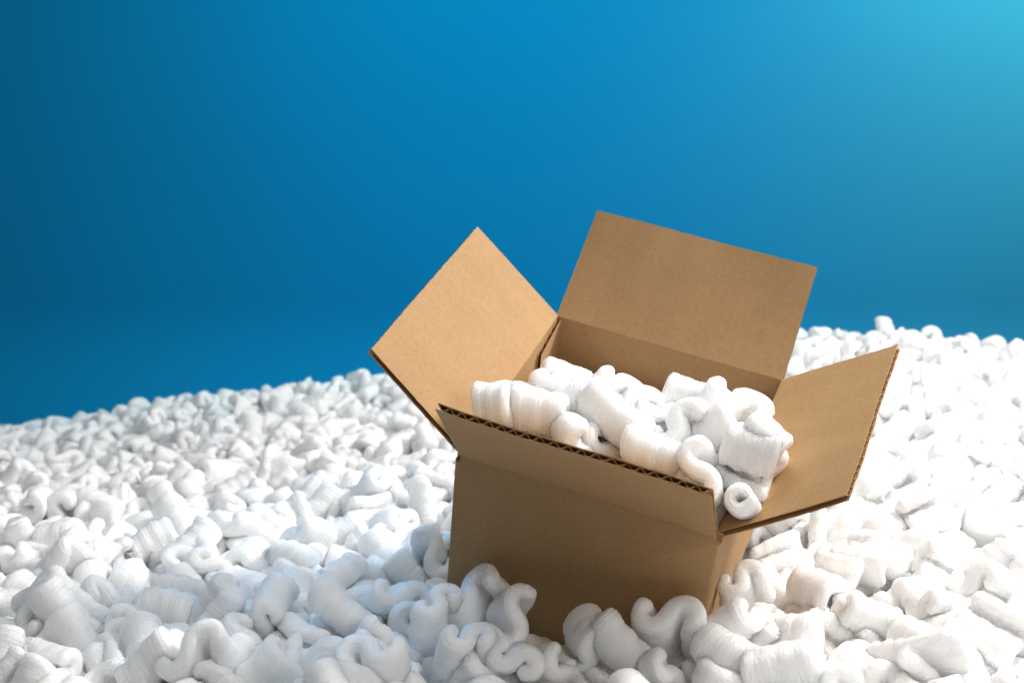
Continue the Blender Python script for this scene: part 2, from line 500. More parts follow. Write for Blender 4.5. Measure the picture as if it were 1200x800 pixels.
INDIV = (
    10,2419,7533,-2,-815,503,-271, 6,1341,7936,1061,629,462,308, 0,2744,7751,100,89,-599,-624, 3,-1724,7451,92,154,-332,577, 6,929,7884,37,205,144,-838, 10,1515,7484,7,-809,42,584,
    4,-1058,8213,5,641,560,134, 7,1981,8710,33,-2,-698,-532, 4,-447,8089,57,131,96,-452, 10,-266,7640,-28,52,159,-799, 10,2862,9491,217,-539,-573,516, 10,1318,7887,20,-170,279,-778,
    4,832,8070,1036,674,388,355, 5,1405,8251,165,263,86,-710, 10,609,7700,-40,637,573,148, 0,395,7826,9,573,473,-219, 10,2351,9002,50,-157,-751,-407, 5,-747,7424,34,-680,-697,-221,
    4,-2154,8586,-69,-625,-153,706, 1,1183,7622,-45,638,540,170, 4,-2644,7998,-76,837,-271,461, 10,587,8350,1154,703,460,215, 6,2128,8232,-36,739,390,463, 10,-1504,8322,4,622,416,-383,
    2,-2002,7552,13,383,167,848, 7,-51,8397,1204,554,302,417, 10,-1836,8353,-29,307,20,951, 2,2586,8184,44,-85,-505,323, 2,15,7668,-25,296,433,-729, 3,-40,8047,42,285,400,-329,
    10,1869,9451,-106,-671,-424,553, 7,-208,8272,36,274,-89,-749, 4,164,8392,1185,602,430,417, 3,-1339,7445,-71,-434,86,-841, 3,1077,7885,980,460,25,-263, 0,2963,8509,64,453,-1,-846,
    10,-2732,8340,-10,85,-307,-167, 5,1440,7999,1123,713,476,217, 4,-3070,9437,-111,-24,-901,-83, 6,-2702,7395,-37,565,-733,57, 5,795,7589,-108,434,306,337, 11,-1127,7719,-57,760,-350,202,
    7,-702,8724,-117,321,-53,500, 2,-2208,7850,-65,682,-434,460, 3,363,8237,1080,710,339,64, 0,2279,9667,21,777,-525,108, 7,3301,9512,52,24,312,-949, 2,-2626,10159,-261,-430,296,-459,
    4,-517,9567,-142,-726,-504,-312, 4,1648,7940,-50,-339,-636,-45, 7,1327,8529,1191,-157,194,-791, 6,3516,10092,153,735,376,-560, 1,-1523,10140,-197,-731,477,-173, 5,-1831,9795,-200,-468,-566,-603,
    10,613,8840,1208,-179,203,-795, 0,2738,9195,48,-276,389,-819, 6,-2621,7576,-81,221,-688,-475, 10,-1288,8054,-145,193,-612,-662, 12,1276,7720,898,483,217,-551, 0,-2076,10225,-118,-596,571,120,
    0,1048,8314,1100,372,-26,-636, 0,-712,9542,-235,-101,-419,-244, 2,2306,7800,-43,529,-335,603, 2,2779,8791,-2,219,-415,-492, 2,3151,8773,78,-361,-37,-925, 10,-1132,11184,-223,353,106,515,
    0,295,8818,1225,-12,71,-813, 1,1257,8217,1107,-255,393,-783, 10,-2131,9434,-221,-129,329,-902, 3,-2646,9355,-229,744,368,531, 4,-704,10796,-165,306,-894,323, 2,-899,10617,-230,111,531,-550,
    2,-2397,8236,-150,297,-908,-282, 0,1935,7751,-187,493,603,-212, 10,-2281,9964,-222,107,428,806, 1,196,7714,-140,479,340,348, 2,-1508,9624,-220,-209,704,-606, 3,-3400,10127,-223,630,26,757,
    7,-1200,9475,-256,770,210,-537, 7,-2908,8345,-92,-850,-401,-339, 1,-858,9977,-231,-196,-596,-623, 6,2698,10320,71,807,97,-19, 5,-2699,8852,-192,-364,-850,24, 10,-1952,13166,-494,-808,-258,360,
    11,2169,7474,-148,-810,-540,228, 2,-661,11256,-180,195,-620,-577, 4,3993,11615,154,-252,-829,-449, 4,-1084,10891,-266,427,-534,-237, 6,3343,12031,37,80,491,496, 6,-975,6984,52,593,607,-123,
    7,-3106,10516,-343,-92,470,-637, 6,1078,8720,1162,638,481,308, 7,3681,11717,114,-469,696,40, 2,3627,11009,90,-182,-262,560, 4,-2635,10733,-331,-565,731,-372, 5,-194,7632,-128,-196,377,-786,
    1,2542,8473,34,-214,661,-309, 4,-2160,12791,-514,-350,-905,189, 11,-2320,7462,-144,-164,-265,690, 1,-1738,10894,-292,-377,-92,635, 6,-1654,8011,-97,-288,80,-951, 1,910,8512,1109,-64,180,-805,
    7,489,8301,988,-259,419,-804, 5,2420,9304,-7,413,-647,-633, 0,3111,9788,178,-89,498,93, 0,-2802,13234,-678,-213,742,303, 2,-1260,10237,-263,-40,455,144, 0,-1602,11451,-345,780,495,-382,
    4,3402,10541,136,-297,542,335, 2,-743,7776,-68,26,-463,-244, 1,3430,12465,181,343,-315,286, 4,-3306,10979,-399,690,690,-177, 2,-3882,11238,-361,-747,31,-45, 1,-1625,7672,-81,92,556,806,
    9,-2885,9287,-211,-348,544,701, 6,-854,13520,-443,-436,-168,94, 4,-2982,7680,-44,582,-686,229, 0,3499,9722,97,-847,51,499, 10,2843,11006,80,734,-388,530, 2,-1200,13553,-535,617,340,-569,
    0,-2268,9709,-225,-933,297,4, 1,3100,10639,90,858,-297,-128, 2,1848,8121,-173,-529,-107,616, 4,-3634,10267,-304,851,492,157, 8,772,8557,1162,12,287,-769, 0,-3685,11278,-382,239,-574,712,
    11,457,8520,1171,453,262,205, 9,3919,10855,104,790,-6,158, 5,-1458,8831,-146,483,670,-289, 2,2738,7341,-42,322,-178,751, 5,-4299,16174,-1242,-433,616,344, 4,4571,16082,-55,282,746,-149,
    1,4110,12336,112,-130,60,990, 10,-3499,9894,-336,635,616,463, 11,1109,7973,906,-75,419,-779, 11,-2361,11512,-444,-25,169,-73, 9,-3409,11298,-335,-584,255,755, 11,-2988,10841,-368,797,-195,292,
    6,1760,7319,-117,111,-436,846, 2,-1657,7220,-87,-533,33,702, 9,-641,8510,-215,300,222,-354, 4,3022,11294,55,430,-631,-619, 2,2570,9867,45,570,277,759, 11,-2996,11839,-492,789,470,147,
    7,-3365,17487,-1129,-366,766,237, 9,2941,9326,-2,-810,175,515, 10,-1957,10623,-310,-231,-920,122, 10,-2387,16918,-927,11,629,-279, 10,-3845,16081,-1157,409,490,-335, 0,-918,9598,-291,850,226,449,
    7,3567,16175,-159,61,-754,-389, 4,2142,8019,-209,-377,-131,803, 7,-4779,13646,-871,875,-236,-402, 7,-1136,11599,-231,357,-511,239, 10,-2435,12411,-584,-579,-172,-773, 10,-4453,17143,-1250,387,-151,841,
    6,-1471,9313,-203,108,-546,32, 4,4257,14151,-80,-756,226,-603, 6,2439,7258,-116,-164,-311,-610, 1,-601,12439,-363,-146,-565,811, 6,-2996,16370,-1093,-40,127,900, 1,-2047,12624,-608,70,531,687,
    4,-3327,8647,-82,508,355,-780, 4,-3380,9566,-320,289,-624,-578, 3,4753,15796,-41,628,68,688, 3,-5011,15529,-1260,270,58,459, 10,-2214,9273,-310,-442,794,-356, 3,1203,7416,-175,33,200,316,
    8,-2170,11726,-427,-717,-85,-585, 3,3785,12944,65,18,367,-581, 5,-2021,15260,-883,93,967,-43, 2,5045,15750,-139,460,-631,45, 5,-2873,14832,-956,-862,-347,-357, 11,-861,10349,-272,428,-140,509,
    7,3026,10367,48,-903,169,-261, 4,-1168,9859,-316,769,120,619, 2,-4083,18610,-1317,-807,171,512, 0,-832,7157,-46,-33,858,408, 2,-3405,11872,-483,33,-788,23, 11,-4573,13178,-852,-824,-379,151,
    0,3970,16273,-91,-703,236,366, 0,-1848,9276,-289,586,-297,674, 0,2621,7929,-44,511,-183,840, 11,-2473,16309,-1026,-34,-135,-976, 7,-3167,9094,-224,-539,14,819, 9,1712,9011,-154,-409,-153,641,
    7,-1219,15837,-879,-575,4,815, 6,5112,15050,-96,-526,-330,-784, 2,-1424,14206,-690,-406,556,553, 11,-1577,12718,-530,-404,713,-323, 5,-5008,16627,-1418,261,844,-446, 5,-3233,11763,-596,167,298,-686,
    1,3730,12052,116,-167,-886,-128, 1,-2600,11374,-450,348,-428,33, 5,4219,11850,146,76,403,265, 11,2534,9494,-14,670,19,-558, 2,-3069,9916,-238,-163,-488,151, 5,3411,11422,16,-646,-372,640,
    3,5650,15899,-137,402,-171,873, 1,-3968,15671,-1268,-732,509,-88, 1,4043,12705,81,-937,-330,-94, 1,-2843,10047,-361,610,271,29, 5,-4070,11000,-422,-171,250,-842, 8,3148,9070,12,596,-318,-464,
    2,-1885,10368,-327,504,641,99, 2,-1880,17840,-1057,672,246,-515, 1,-1986,17085,-1026,866,-207,-156, 7,4645,12760,105,-666,-550,-299, 4,-694,8348,-331,379,101,-908, 0,3536,11189,22,-112,331,509,
    10,-3400,13166,-765,112,-895,-385, 5,3804,11316,81,-115,-472,-865, 10,-2432,7672,-221,42,-450,-670, 3,334,9053,1235,-88,-597,92, 9,-3268,14944,-1006,518,286,394, 3,-1954,11492,-415,780,557,144,
    4,-4062,13671,-969,331,770,96, 5,-1368,11251,-464,674,-671,-293, 1,-2857,17512,-1134,-107,-183,-905, 2,-2513,16666,-1044,-546,586,-599, 6,-1478,10020,-328,298,-338,583, 6,1919,8807,-201,196,425,-376,
    2,-1645,13599,-677,-453,-224,-838, 7,-2954,12520,-725,-460,-213,85, 1,-4132,13461,-921,626,-635,-452, 1,-3160,13231,-754,103,380,883, 7,3715,13617,37,-524,-248,737, 5,-1617,11774,-364,186,-973,70,
    7,4379,13683,-55,815,475,-258, 0,-3832,13539,-957,74,-235,854, 0,-2598,16161,-1123,-129,-410,216, 2,3853,10139,230,721,400,562, 9,2128,9838,-98,91,-76,-993, 0,-3632,16638,-1223,417,171,-861,
    7,-4808,17180,-1384,-527,405,533, 4,-2649,15923,-1183,157,73,-335, 4,-5656,17836,-1564,399,516,688, 7,5821,16852,-226,-572,-388,-657, 11,2327,8504,-135,939,-49,-316, 6,-5767,16371,-1423,37,473,-768,
    6,-2965,17772,-1120,13,620,342, 0,4328,12657,116,881,-330,235, 6,4942,13868,-33,104,494,695, 2,-1673,13020,-609,115,141,879, 11,-3239,12862,-734,-271,-656,-317, 5,-4146,17560,-1361,97,-269,958,
    5,-5304,18289,-1523,-381,715,-41, 7,-5413,15805,-1408,-740,364,-514, 2,4557,17317,-136,151,-926,325, 9,1942,9908,63,61,320,307, 1,-2484,10064,-442,-138,-655,565, 11,3538,15779,-269,-704,-500,472,
    2,-772,11538,-229,-118,838,498, 6,-907,12514,-446,383,492,433, 7,-4533,18363,-1393,-267,-196,-917, 5,5207,16134,-188,395,-330,-704, 3,5024,14236,-58,-143,-231,954, 10,-4927,18572,-1486,793,-218,518,
    7,3875,13260,46,12,345,-618, 1,2223,9493,-155,-710,638,106, 2,628,7103,-97,29,-715,-691, 8,1887,8411,-166,666,-12,-308, 0,-1539,16534,-999,529,-190,298, 4,-4535,15913,-1327,31,-786,-107,
    5,-1910,15851,-958,-522,468,-242, 3,5232,16408,-143,302,728,-163, 5,-3580,17214,-1277,18,-161,-925, 4,-484,10678,-376,866,-72,492, 1,-2982,13041,-803,-427,-298,-80, 4,-1887,16760,-1127,651,702,126,
    4,-4356,11981,-649,-789,1,-71, 2,-1670,16002,-997,7,-766,-480, 0,-4253,16621,-1283,25,-892,-6, 5,3845,17872,-336,196,-636,344, 3,1788,9904,-209,-734,-349,-108, 5,-1714,11993,-471,82,637,330,
    11,-5663,16883,-1529,232,865,-311, 11,-91,8443,1205,425,11,-608, 6,-4893,17933,-1512,-41,-293,951, 1,-6129,18758,-1763,820,-332,333, 2,-6011,17499,-1632,334,133,-933, 5,2915,7894,-3,464,-732,474,
    8,-4456,13508,-934,720,-157,-496, 0,-3320,15965,-1201,-727,217,-445, 1,-5783,17303,-1597,-43,444,869, 10,-4892,16097,-1374,-442,-671,-578, 4,-1654,14483,-790,685,-60,-496, 2,3873,11946,2,880,-94,-406,
    7,4344,12387,94,-470,-565,579, 1,4776,15550,-172,-454,-23,890, 2,4692,15220,-166,217,-671,-82, 6,-1063,9009,-321,664,-231,-362, 0,2100,8639,-183,-712,222,-171, 10,-2669,14579,-1110,403,-95,-229,
    8,2678,9006,-87,-740,288,481, 3,1376,8674,1140,-12,71,-813, 5,97,8657,1150,-112,214,-814, 11,1065,8002,835,524,168,28, 6,1253,8760,608,-621,-127,692, 1,1184,8445,570,-1,493,856,
)
REST = (
    0,-3235,6858,-393,504,516,-648, 11,-1753,7279,-510,-566,-418,114, 0,3267,7043,-551,508,510,529, 5,-3762,7952,-686,-634,349,371, 4,-3180,7698,-649,164,727,-363, 6,3720,7614,-588,-698,-46,681,
    4,-3775,8197,-633,-574,451,-516, 0,-784,8158,-505,-703,54,-640, 0,395,7976,-537,281,-607,-86, 6,738,7915,-535,50,-768,-194, 0,968,7836,-482,746,5,-130, 3,1236,8004,-525,-602,-409,682,
    7,3925,7901,-519,-992,-117,38, 9,-4098,8390,-692,-431,-598,61, 11,-140,8023,-471,-548,401,-131, 11,579,8247,-483,-891,439,53, 8,1388,8314,-469,414,-597,-423, 10,3977,8416,-519,470,570,-632,
    0,-4209,8852,-759,-737,87,558, 1,3997,8751,-481,459,609,-617, 4,-4453,9146,-702,-543,777,-152, 2,1530,8962,-327,-201,569,638, 4,2311,8834,-323,111,132,-823, 5,3739,8989,-403,250,-925,-129,
    3,3986,9040,-356,771,440,51, 11,4205,9161,-394,-671,-218,-546, 3,-729,9457,-482,614,230,747, 3,1652,9254,-296,684,-89,-3, 10,4197,9421,-381,-411,-589,500, 5,-4739,9657,-798,910,414,-32,
    1,-1115,9580,-497,222,403,-528, 11,4059,9918,-327,-465,-199,-612, 5,4449,9658,-432,-719,-125,613, 8,-4860,10095,-882,770,-361,-377, 0,-516,10109,-391,-413,757,488, 5,4331,10015,-361,-857,-508,10,
    8,4828,9987,-413,-670,-273,-465, 10,-4894,10517,-869,406,-802,-429, 7,-605,10393,-466,93,458,-644, 10,1666,10258,-182,-23,190,952, 10,2056,10382,-240,-522,517,-489, 5,2520,10535,-125,434,-370,-818,
    7,4402,10400,-385,-225,688,-189, 0,4642,10441,-330,744,-8,-129, 2,-2263,10915,-656,-35,41,835, 2,-1183,10753,-526,-391,546,-527, 8,-927,10852,-540,28,-762,-609, 4,1418,10821,-250,5,-21,527,
    5,5120,10646,-346,-449,184,841, 5,-1421,11071,-544,-375,344,-768, 11,-1143,11030,-503,-443,435,-745, 4,74,11074,-397,-511,491,-556, 10,331,11028,-337,-89,872,459, 11,577,11145,-307,408,454,213,
    1,3206,11202,-251,289,554,172, 6,5298,11029,-346,182,-767,172, 9,563,11399,-382,-994,77,-75, 11,617,11608,-387,-592,-704,-263, 2,5378,11492,-313,220,-693,677, 7,-5588,11961,-1176,901,-142,344,
    0,-5881,12429,-1357,-174,-757,-375, 2,5589,12181,-320,450,-569,-484, 2,5634,12476,-235,406,-214,5, 10,-2209,12553,-877,584,-588,-547, 0,5894,12336,-349,691,85,-582, 2,6767,14064,-547,16,991,123,
    4,-7044,14831,-1765,32,-401,-331, 3,7198,15347,-876,308,138,-936, 2,-7545,15881,-1914,-111,969,-115, 6,3419,15719,-533,-22,974,197, 4,3720,16492,-562,838,60,520, 0,7898,17085,-1442,-273,-742,-263,
    1,-7910,16803,-2119,-443,-679,-566, 7,-7691,16862,-1922,-199,140,-617, 10,5437,17125,-297,-816,120,147, 5,5702,17004,-379,560,-367,264, 4,8425,17764,-1714,-152,-538,827, 10,8103,17692,-1730,624,525,578,
    1,-8239,17310,-2148,-295,50,948, 11,8766,19241,-2471,498,-172,390, 2,-8397,17646,-2171,676,74,-17, 4,8276,18960,-2299,-608,661,63, 4,-8750,18655,-2394,-467,679,185, 2,-9041,19209,-2688,-117,-731,-304,
    0,-9236,19523,-2782,-521,793,285, 0,-2401,6522,-227,-572,-138,-754, 2,-1985,6495,-354,-254,716,436, 8,-2063,6930,-255,-363,422,-337, 5,-1571,6540,-233,-390,-648,637, 4,-2514,6674,-406,720,7,103,
    11,-1839,6728,-282,587,592,500, 9,-456,6522,-280,-75,-436,225, 5,-89,6486,-310,-711,-235,631, 7,1008,6681,-267,-891,143,-287, 0,1290,6661,-333,729,93,29, 8,3081,6558,-344,787,-214,-321,
    3,-3070,7052,-253,84,312,945, 6,-2895,6825,-411,812,-512,-229, 2,-1283,6779,-391,-409,852,-230, 1,-854,6914,-288,-258,-536,376, 0,-556,6771,-272,-506,220,-719, 2,26,6813,-289,-83,798,-498,
    6,535,7048,-357,238,795,-303, 0,599,6708,-323,-558,480,455, 7,822,6912,-258,491,-559,-54, 2,1336,6939,-361,562,-180,-513, 7,-3413,7311,-428,-26,712,88, 5,-2881,7217,-288,-389,-491,706,
    0,-2754,6983,-316,678,-325,-626, 4,-2364,7071,-287,515,-183,-754, 4,-1986,7153,-377,-506,130,852, 6,-1639,7055,-338,814,-212,239, 6,-815,7235,-352,516,-391,-405, 3,-451,7127,-341,407,-5,597,
    8,-224,6962,-361,-671,-94,-533, 5,-68,7203,-362,399,547,26, 0,863,7167,-352,565,615,-483, 4,1244,7172,-327,955,-154,-63, 11,1626,7025,-346,-712,188,-674, 2,2438,7101,-325,298,-340,620,
    0,3334,6789,-360,421,552,-645, 3,-3311,7605,-474,-681,49,577, 3,-2893,7506,-266,352,-44,370, 0,-2607,7370,-335,-626,135,-131, 7,-1515,7391,-278,241,300,254, 5,-1192,7488,-276,278,-759,-238,
    7,-931,7505,-198,33,149,922, 4,-554,7415,-332,848,287,-419, 6,-273,7445,-333,-554,-323,-451, 6,47,7545,-359,793,-245,459, 1,1513,7369,-257,-441,95,-880, 5,2097,7436,-349,626,-199,278,
    2,3125,7205,-400,481,30,876, 3,3337,7253,-541,498,-46,-840, 2,-3616,7449,-602,267,-457,555, 6,-2697,7702,-411,136,-876,433, 0,3690,7711,-375,778,410,471, 1,-3996,8234,-481,-955,134,104,
    6,-3334,8199,-325,-109,907,-205, 7,-2462,7931,-286,-955,98,-106, 7,-596,7871,-476,-13,203,-972, 4,2926,8019,-277,868,307,-345, 3,3194,7907,-314,620,747,-191, 1,3528,7938,-243,-297,-581,-45,
    5,-4066,8652,-556,-151,-368,-884, 9,-3562,8297,-421,5,491,-798, 2,-2592,8312,-325,-296,926,-67, 9,-2251,8376,-327,870,429,99, 8,-1959,8314,-294,431,-574,643, 3,2407,8300,-165,-140,-986,-88,
    7,3273,8049,-114,-173,-594,-352, 10,3309,8267,-291,-669,-2,-669, 8,3840,8199,-392,-413,768,-486, 2,-3799,8647,-463,26,-889,-455, 1,-3441,8636,-470,-735,101,651, 9,-2219,8595,-290,-128,654,-329,
    7,-1099,8443,-361,-443,415,-406, 4,-334,8452,-349,-578,-317,-745, 5,1731,8482,-292,300,-315,-178, 7,3440,8765,-227,-320,-500,798, 7,3602,8530,-273,119,-130,701, 4,3869,8780,-231,-34,858,-224,
    7,-2614,9083,-350,555,-732,195, 0,-1390,8994,-294,476,-559,270, 0,1646,8769,-326,-397,-150,-467, 2,2271,9052,-158,95,-803,-172, 3,2529,8812,-182,-318,928,-141, 3,2904,9024,-160,-815,-101,174,
    3,3046,8797,-198,-116,-736,657, 0,3935,9199,-212,379,587,648, 6,4313,8850,-436,362,-76,869, 2,3628,9533,-56,-472,-508,718, 5,-4285,9554,-616,-150,919,-84, 1,-4118,9572,-489,827,119,497,
    7,-3063,9428,-400,-521,-740,-333, 6,-2394,9442,-423,420,588,-692, 5,-1685,9468,-368,562,-559,602, 11,-1071,9251,-315,314,586,-583, 5,-444,9438,-398,-436,-629,378, 3,1945,9159,-230,608,610,-436,
    2,2381,9263,-305,-342,636,-616, 2,3126,9513,-84,102,640,-742, 5,4048,9642,-166,-611,401,451, 10,-4693,9895,-584,-865,5,411, 1,-4507,9901,-783,431,380,394, 11,-2907,9719,-466,-94,-447,842,
    4,-2454,9779,-451,55,-589,-459, 10,-1962,9665,-385,-470,-651,-591, 1,-388,9743,-453,-743,255,289, 1,4267,9713,-293,-837,89,10, 10,4719,9644,-379,109,-740,572, 2,-4339,10031,-617,-909,337,164,
    2,-3758,10080,-541,125,732,659, 5,-2696,10130,-609,-410,-618,535, 1,-1653,10254,-519,400,-418,-776, 0,-343,10273,-302,273,-307,904, 10,4021,10317,-150,-68,-729,304, 5,4302,10202,-149,-268,551,-415,
    3,-4933,10239,-734,-852,175,-53, 3,-4804,10766,-672,1,27,527, 4,-4158,10446,-586,495,339,800, 11,-2839,10353,-623,466,-200,-199, 6,-1735,10492,-418,499,709,101, 1,-1396,10400,-403,698,-6,714,
    0,-879,10562,-473,-77,4,941, 7,42,10014,-412,-678,231,323, 4,1408,10119,-244,387,922,13, 0,1921,10246,15,444,-350,705, 6,2122,10117,-92,767,-114,-43, 1,2352,10360,-59,311,101,942,
    7,3972,10534,37,-526,-527,-619, 1,4878,10128,-235,205,-692,-153, 4,-5256,10790,-951,-522,839,-151, 2,-4889,11116,-765,282,-619,-349, 4,-3861,10876,-630,889,-3,-194, 0,-2838,10654,-555,-322,-34,-785,
    2,-2461,10774,-524,531,-799,-205, 11,-2222,10758,-419,-687,-452,-296, 3,-1513,10803,-416,-27,-764,-555, 2,-782,11011,-360,333,-785,167, 6,96,10801,-266,427,-349,634, 11,481,10532,-335,-688,-537,487,
    2,1715,10521,-206,-273,-110,497, 3,2389,10739,-52,308,570,640, 2,2987,10780,-114,415,24,610, 4,3491,10855,-55,-535,803,73, 1,4134,10753,-42,470,-62,-854, 9,4557,10712,-45,-663,-82,-295,
    0,-5393,11281,-904,457,683,-499, 2,-5109,11272,-815,819,-427,276, 2,-3844,11207,-643,-48,-765,-641, 1,-3558,11160,-566,-746,-229,77, 5,-3298,11178,-558,-252,-408,-852, 4,-2792,11378,-638,-189,-633,-709,
    10,-2357,11137,-478,-843,122,455, 6,-2122,11352,-577,-749,357,326, 7,-1724,11077,-395,-509,-85,-846, 1,-902,11227,-435,416,-83,-606, 2,-564,11336,-339,-715,-139,554, 3,-230,11091,-413,746,-106,-183,
    8,124,11261,-278,-180,-215,952, 7,499,10865,-165,73,637,-230, 7,1403,11053,-46,-477,689,-8, 6,1929,10932,-106,-241,323,246, 4,2409,10992,-217,884,-207,-74, 0,2640,10983,-86,-537,-381,-590,
    0,4054,11083,2,-839,-295,-439, 1,4812,11194,-139,418,767,462, 2,5110,11346,-58,303,644,36, 2,-5210,11659,-975,-269,256,365, 1,-5321,11510,-809,532,255,310, 5,-3412,11414,-595,-484,-797,339,
    0,-2370,11524,-729,868,222,276, 1,-2177,11677,-636,503,320,800, 6,-526,11720,-328,503,27,636, 7,316,11518,-242,-903,-64,314, 1,785,11333,-328,-601,-124,-351, 6,1436,11404,-121,-485,-532,-562,
    4,2071,11425,-73,165,175,968, 6,2560,11588,-118,-87,571,358, 2,4032,11439,1,589,508,-518, 7,4804,11536,-18,746,431,481, 3,5203,11836,-92,-848,-54,-386, 2,-5770,12092,-1059,70,-898,282,
    6,-5167,12028,-970,468,684,295, 7,-5141,12211,-992,198,419,396, 6,-4827,12102,-944,563,676,-166, 1,-3009,11629,-687,-187,-736,-75, 0,-2540,12014,-655,-797,-271,47, 7,-1313,11800,-509,-772,596,8,
    5,162,12039,-336,-446,168,495, 11,432,11835,-258,415,552,-188, 4,1260,12013,-257,-803,416,396, 3,2433,11406,-30,-647,-713,121, 3,2562,11908,-35,449,-11,-533, 10,2785,11721,-181,-372,-245,115,
    7,3609,11824,-81,752,360,531, 6,4053,11800,-90,771,-295,-27, 5,4278,12051,33,701,-385,391, 8,5323,12113,-162,-585,-164,-584, 2,-5993,12534,-1162,-708,-35,-680, 8,-5484,12399,-1140,-174,778,-370,
    2,-2725,12257,-708,-562,-74,-775, 7,-1531,12383,-626,669,654,-339, 2,-282,12248,-425,-406,-287,796, 2,47,12275,-426,456,-632,253, 10,416,12335,-375,37,648,108, 2,715,12268,-289,-740,-215,17,
    3,2292,12193,-88,15,-658,641, 1,2558,12138,-116,-404,-910,8, 11,2976,12283,-125,57,845,43, 10,3946,12247,1,-495,-482,12, 6,5309,12444,-122,651,-99,521, 1,5457,12602,-4,659,342,645,
    1,-5349,12656,-1024,267,661,-62, 1,-3446,12862,-926,-388,-101,-448, 4,-3166,12541,-898,36,-607,794, 3,-1361,12752,-605,843,265,-376, 6,-1178,12624,-596,-965,46,235, 2,-640,12690,-504,156,833,-529,
    10,116,12692,-289,480,-611,-174, 3,800,12580,-298,-62,-757,-582, 2,1117,12626,-260,-38,-135,-838, 2,1703,12646,-238,632,359,-304, 1,2302,12444,-98,974,-190,-7, 5,2571,12344,-126,19,-110,639,
    6,3672,12487,-60,125,-742,16, 1,3967,12514,-113,-222,-575,214, 4,4329,12776,-47,-897,74,-434, 0,5966,12541,-282,-44,-611,357, 2,-6169,13327,-1336,360,-433,106, 0,-4809,13069,-1058,-190,-299,748,
    4,-3948,13257,-1030,-23,-781,-47, 2,-3172,12873,-978,635,-414,272, 1,-1413,13009,-689,-478,-263,632, 5,-1045,12920,-701,-484,-173,789, 3,-785,13093,-617,437,299,538, 7,-291,13019,-519,-460,681,-352,
    3,778,12888,-307,174,-521,-320, 2,1504,13007,-274,448,820,261, 3,2149,12608,-105,146,895,-410, 1,3923,12813,-165,45,-95,982, 6,4568,13035,-100,199,-345,54, 7,5129,13221,-161,395,883,-255,
    0,5935,12813,-218,-442,-144,545, 3,6102,12829,-411,-330,430,109, 10,-2629,13548,-942,249,-675,-506, 1,-1142,13194,-778,71,438,-671, 2,-796,13330,-685,-119,97,-652, 4,-348,13324,-637,682,-493,442,
    3,-7,13425,-498,135,-6,990, 10,1253,13169,-297,-474,129,716, 7,1701,13463,-270,-34,36,-995, 6,2829,13183,-240,-210,856,357, 0,3318,13166,-173,20,678,-713, 0,3959,13145,-164,911,171,187,
    4,5785,13810,-129,-854,76,441, 7,6329,13290,-429,170,847,-161, 11,-6104,13713,-1311,248,-821,-171, 9,-4287,13767,-1151,17,903,11, 1,-3795,13850,-999,325,863,208, 0,-2731,13805,-1026,644,-360,-54,
    6,-2255,13713,-929,-94,-19,-950, 8,-1377,13504,-735,-706,101,-574, 3,438,13480,-512,-696,-3,-717, 2,996,13694,-503,271,-519,696, 1,2105,13785,-385,221,445,-584, 0,6102,13968,-238,-86,-148,948,
    2,-6164,14107,-1384,-87,673,15, 6,-2183,13960,-988,-278,579,401, 9,-1157,14035,-810,574,162,-17, 4,224,14178,-734,-407,-526,340, 7,2475,13733,-339,770,408,361, 0,3054,14010,-323,-640,-734,-218,
    1,4021,13928,-244,-765,338,-547, 1,4653,13914,-145,233,-443,-532, 5,5272,14048,-97,60,89,-943, 5,5933,14233,-198,493,-404,-761, 9,6449,14338,-399,205,-946,161, 4,-6838,14400,-1518,737,-366,459,
    0,-2409,14575,-1153,419,-685,-596, 4,-2368,14313,-935,63,-545,740, 7,-2112,14383,-968,-443,650,-299, 3,-1024,14402,-915,845,101,187, 8,678,14442,-681,673,563,363, 2,1115,14364,-556,12,521,-723,
    7,1335,14261,-436,-134,926,-189, 5,-6901,14547,-1737,881,-460,87, 7,-4220,14594,-1362,424,-820,-383, 0,-3457,14781,-1179,-719,276,43, 5,-1307,15007,-1037,172,-623,-757, 5,754,14696,-666,-311,-679,-612,
    10,1456,14806,-625,-908,226,259, 2,2169,14714,-502,-250,15,818, 5,2947,14853,-314,-394,-118,750, 9,3282,14678,-376,378,500,-124, 10,3685,14829,-245,-47,360,-167, 8,4721,14575,-295,-248,-114,824,
    2,6757,14808,-456,371,629,-224, 0,7078,14908,-690,762,47,431, 2,-6797,15067,-1529,-810,494,80, 2,-4982,15272,-1369,-63,124,988, 5,-2806,15377,-1209,-490,-234,-766, 0,-1864,15222,-1152,454,-147,302,
    3,723,15130,-751,-909,97,202, 11,930,15003,-718,-70,413,-586, 10,1659,15067,-614,856,190,443, 2,2132,14958,-441,124,584,534, 1,3302,15075,-332,305,-43,414, 10,4211,14901,-304,945,-84,-169,
    0,5063,15264,-265,-462,-372,-526, 10,7123,15580,-638,-561,-764,-265, 0,-7093,15510,-1669,-368,-797,467, 10,-6893,15706,-1510,499,-107,744, 7,-6703,15412,-1579,-604,-303,401, 7,-5230,15540,-1504,335,-262,892,
    10,-4839,15444,-1477,569,431,-318, 7,-4363,15415,-1378,-148,-863,472, 1,-4018,15547,-1431,-453,425,-326, 2,-3660,15513,-1425,-178,-481,-290, 3,-2816,15636,-1293,859,-219,-229, 2,-454,15444,-982,36,-46,701,
    4,2578,15441,-460,-357,-387,-849, 4,3150,15690,-446,660,112,697, 4,4165,15179,-250,95,-830,438, 10,4410,15548,-255,796,433,-419, 5,4558,15240,-341,467,494,-723, 3,5882,15513,-402,176,-514,-637,
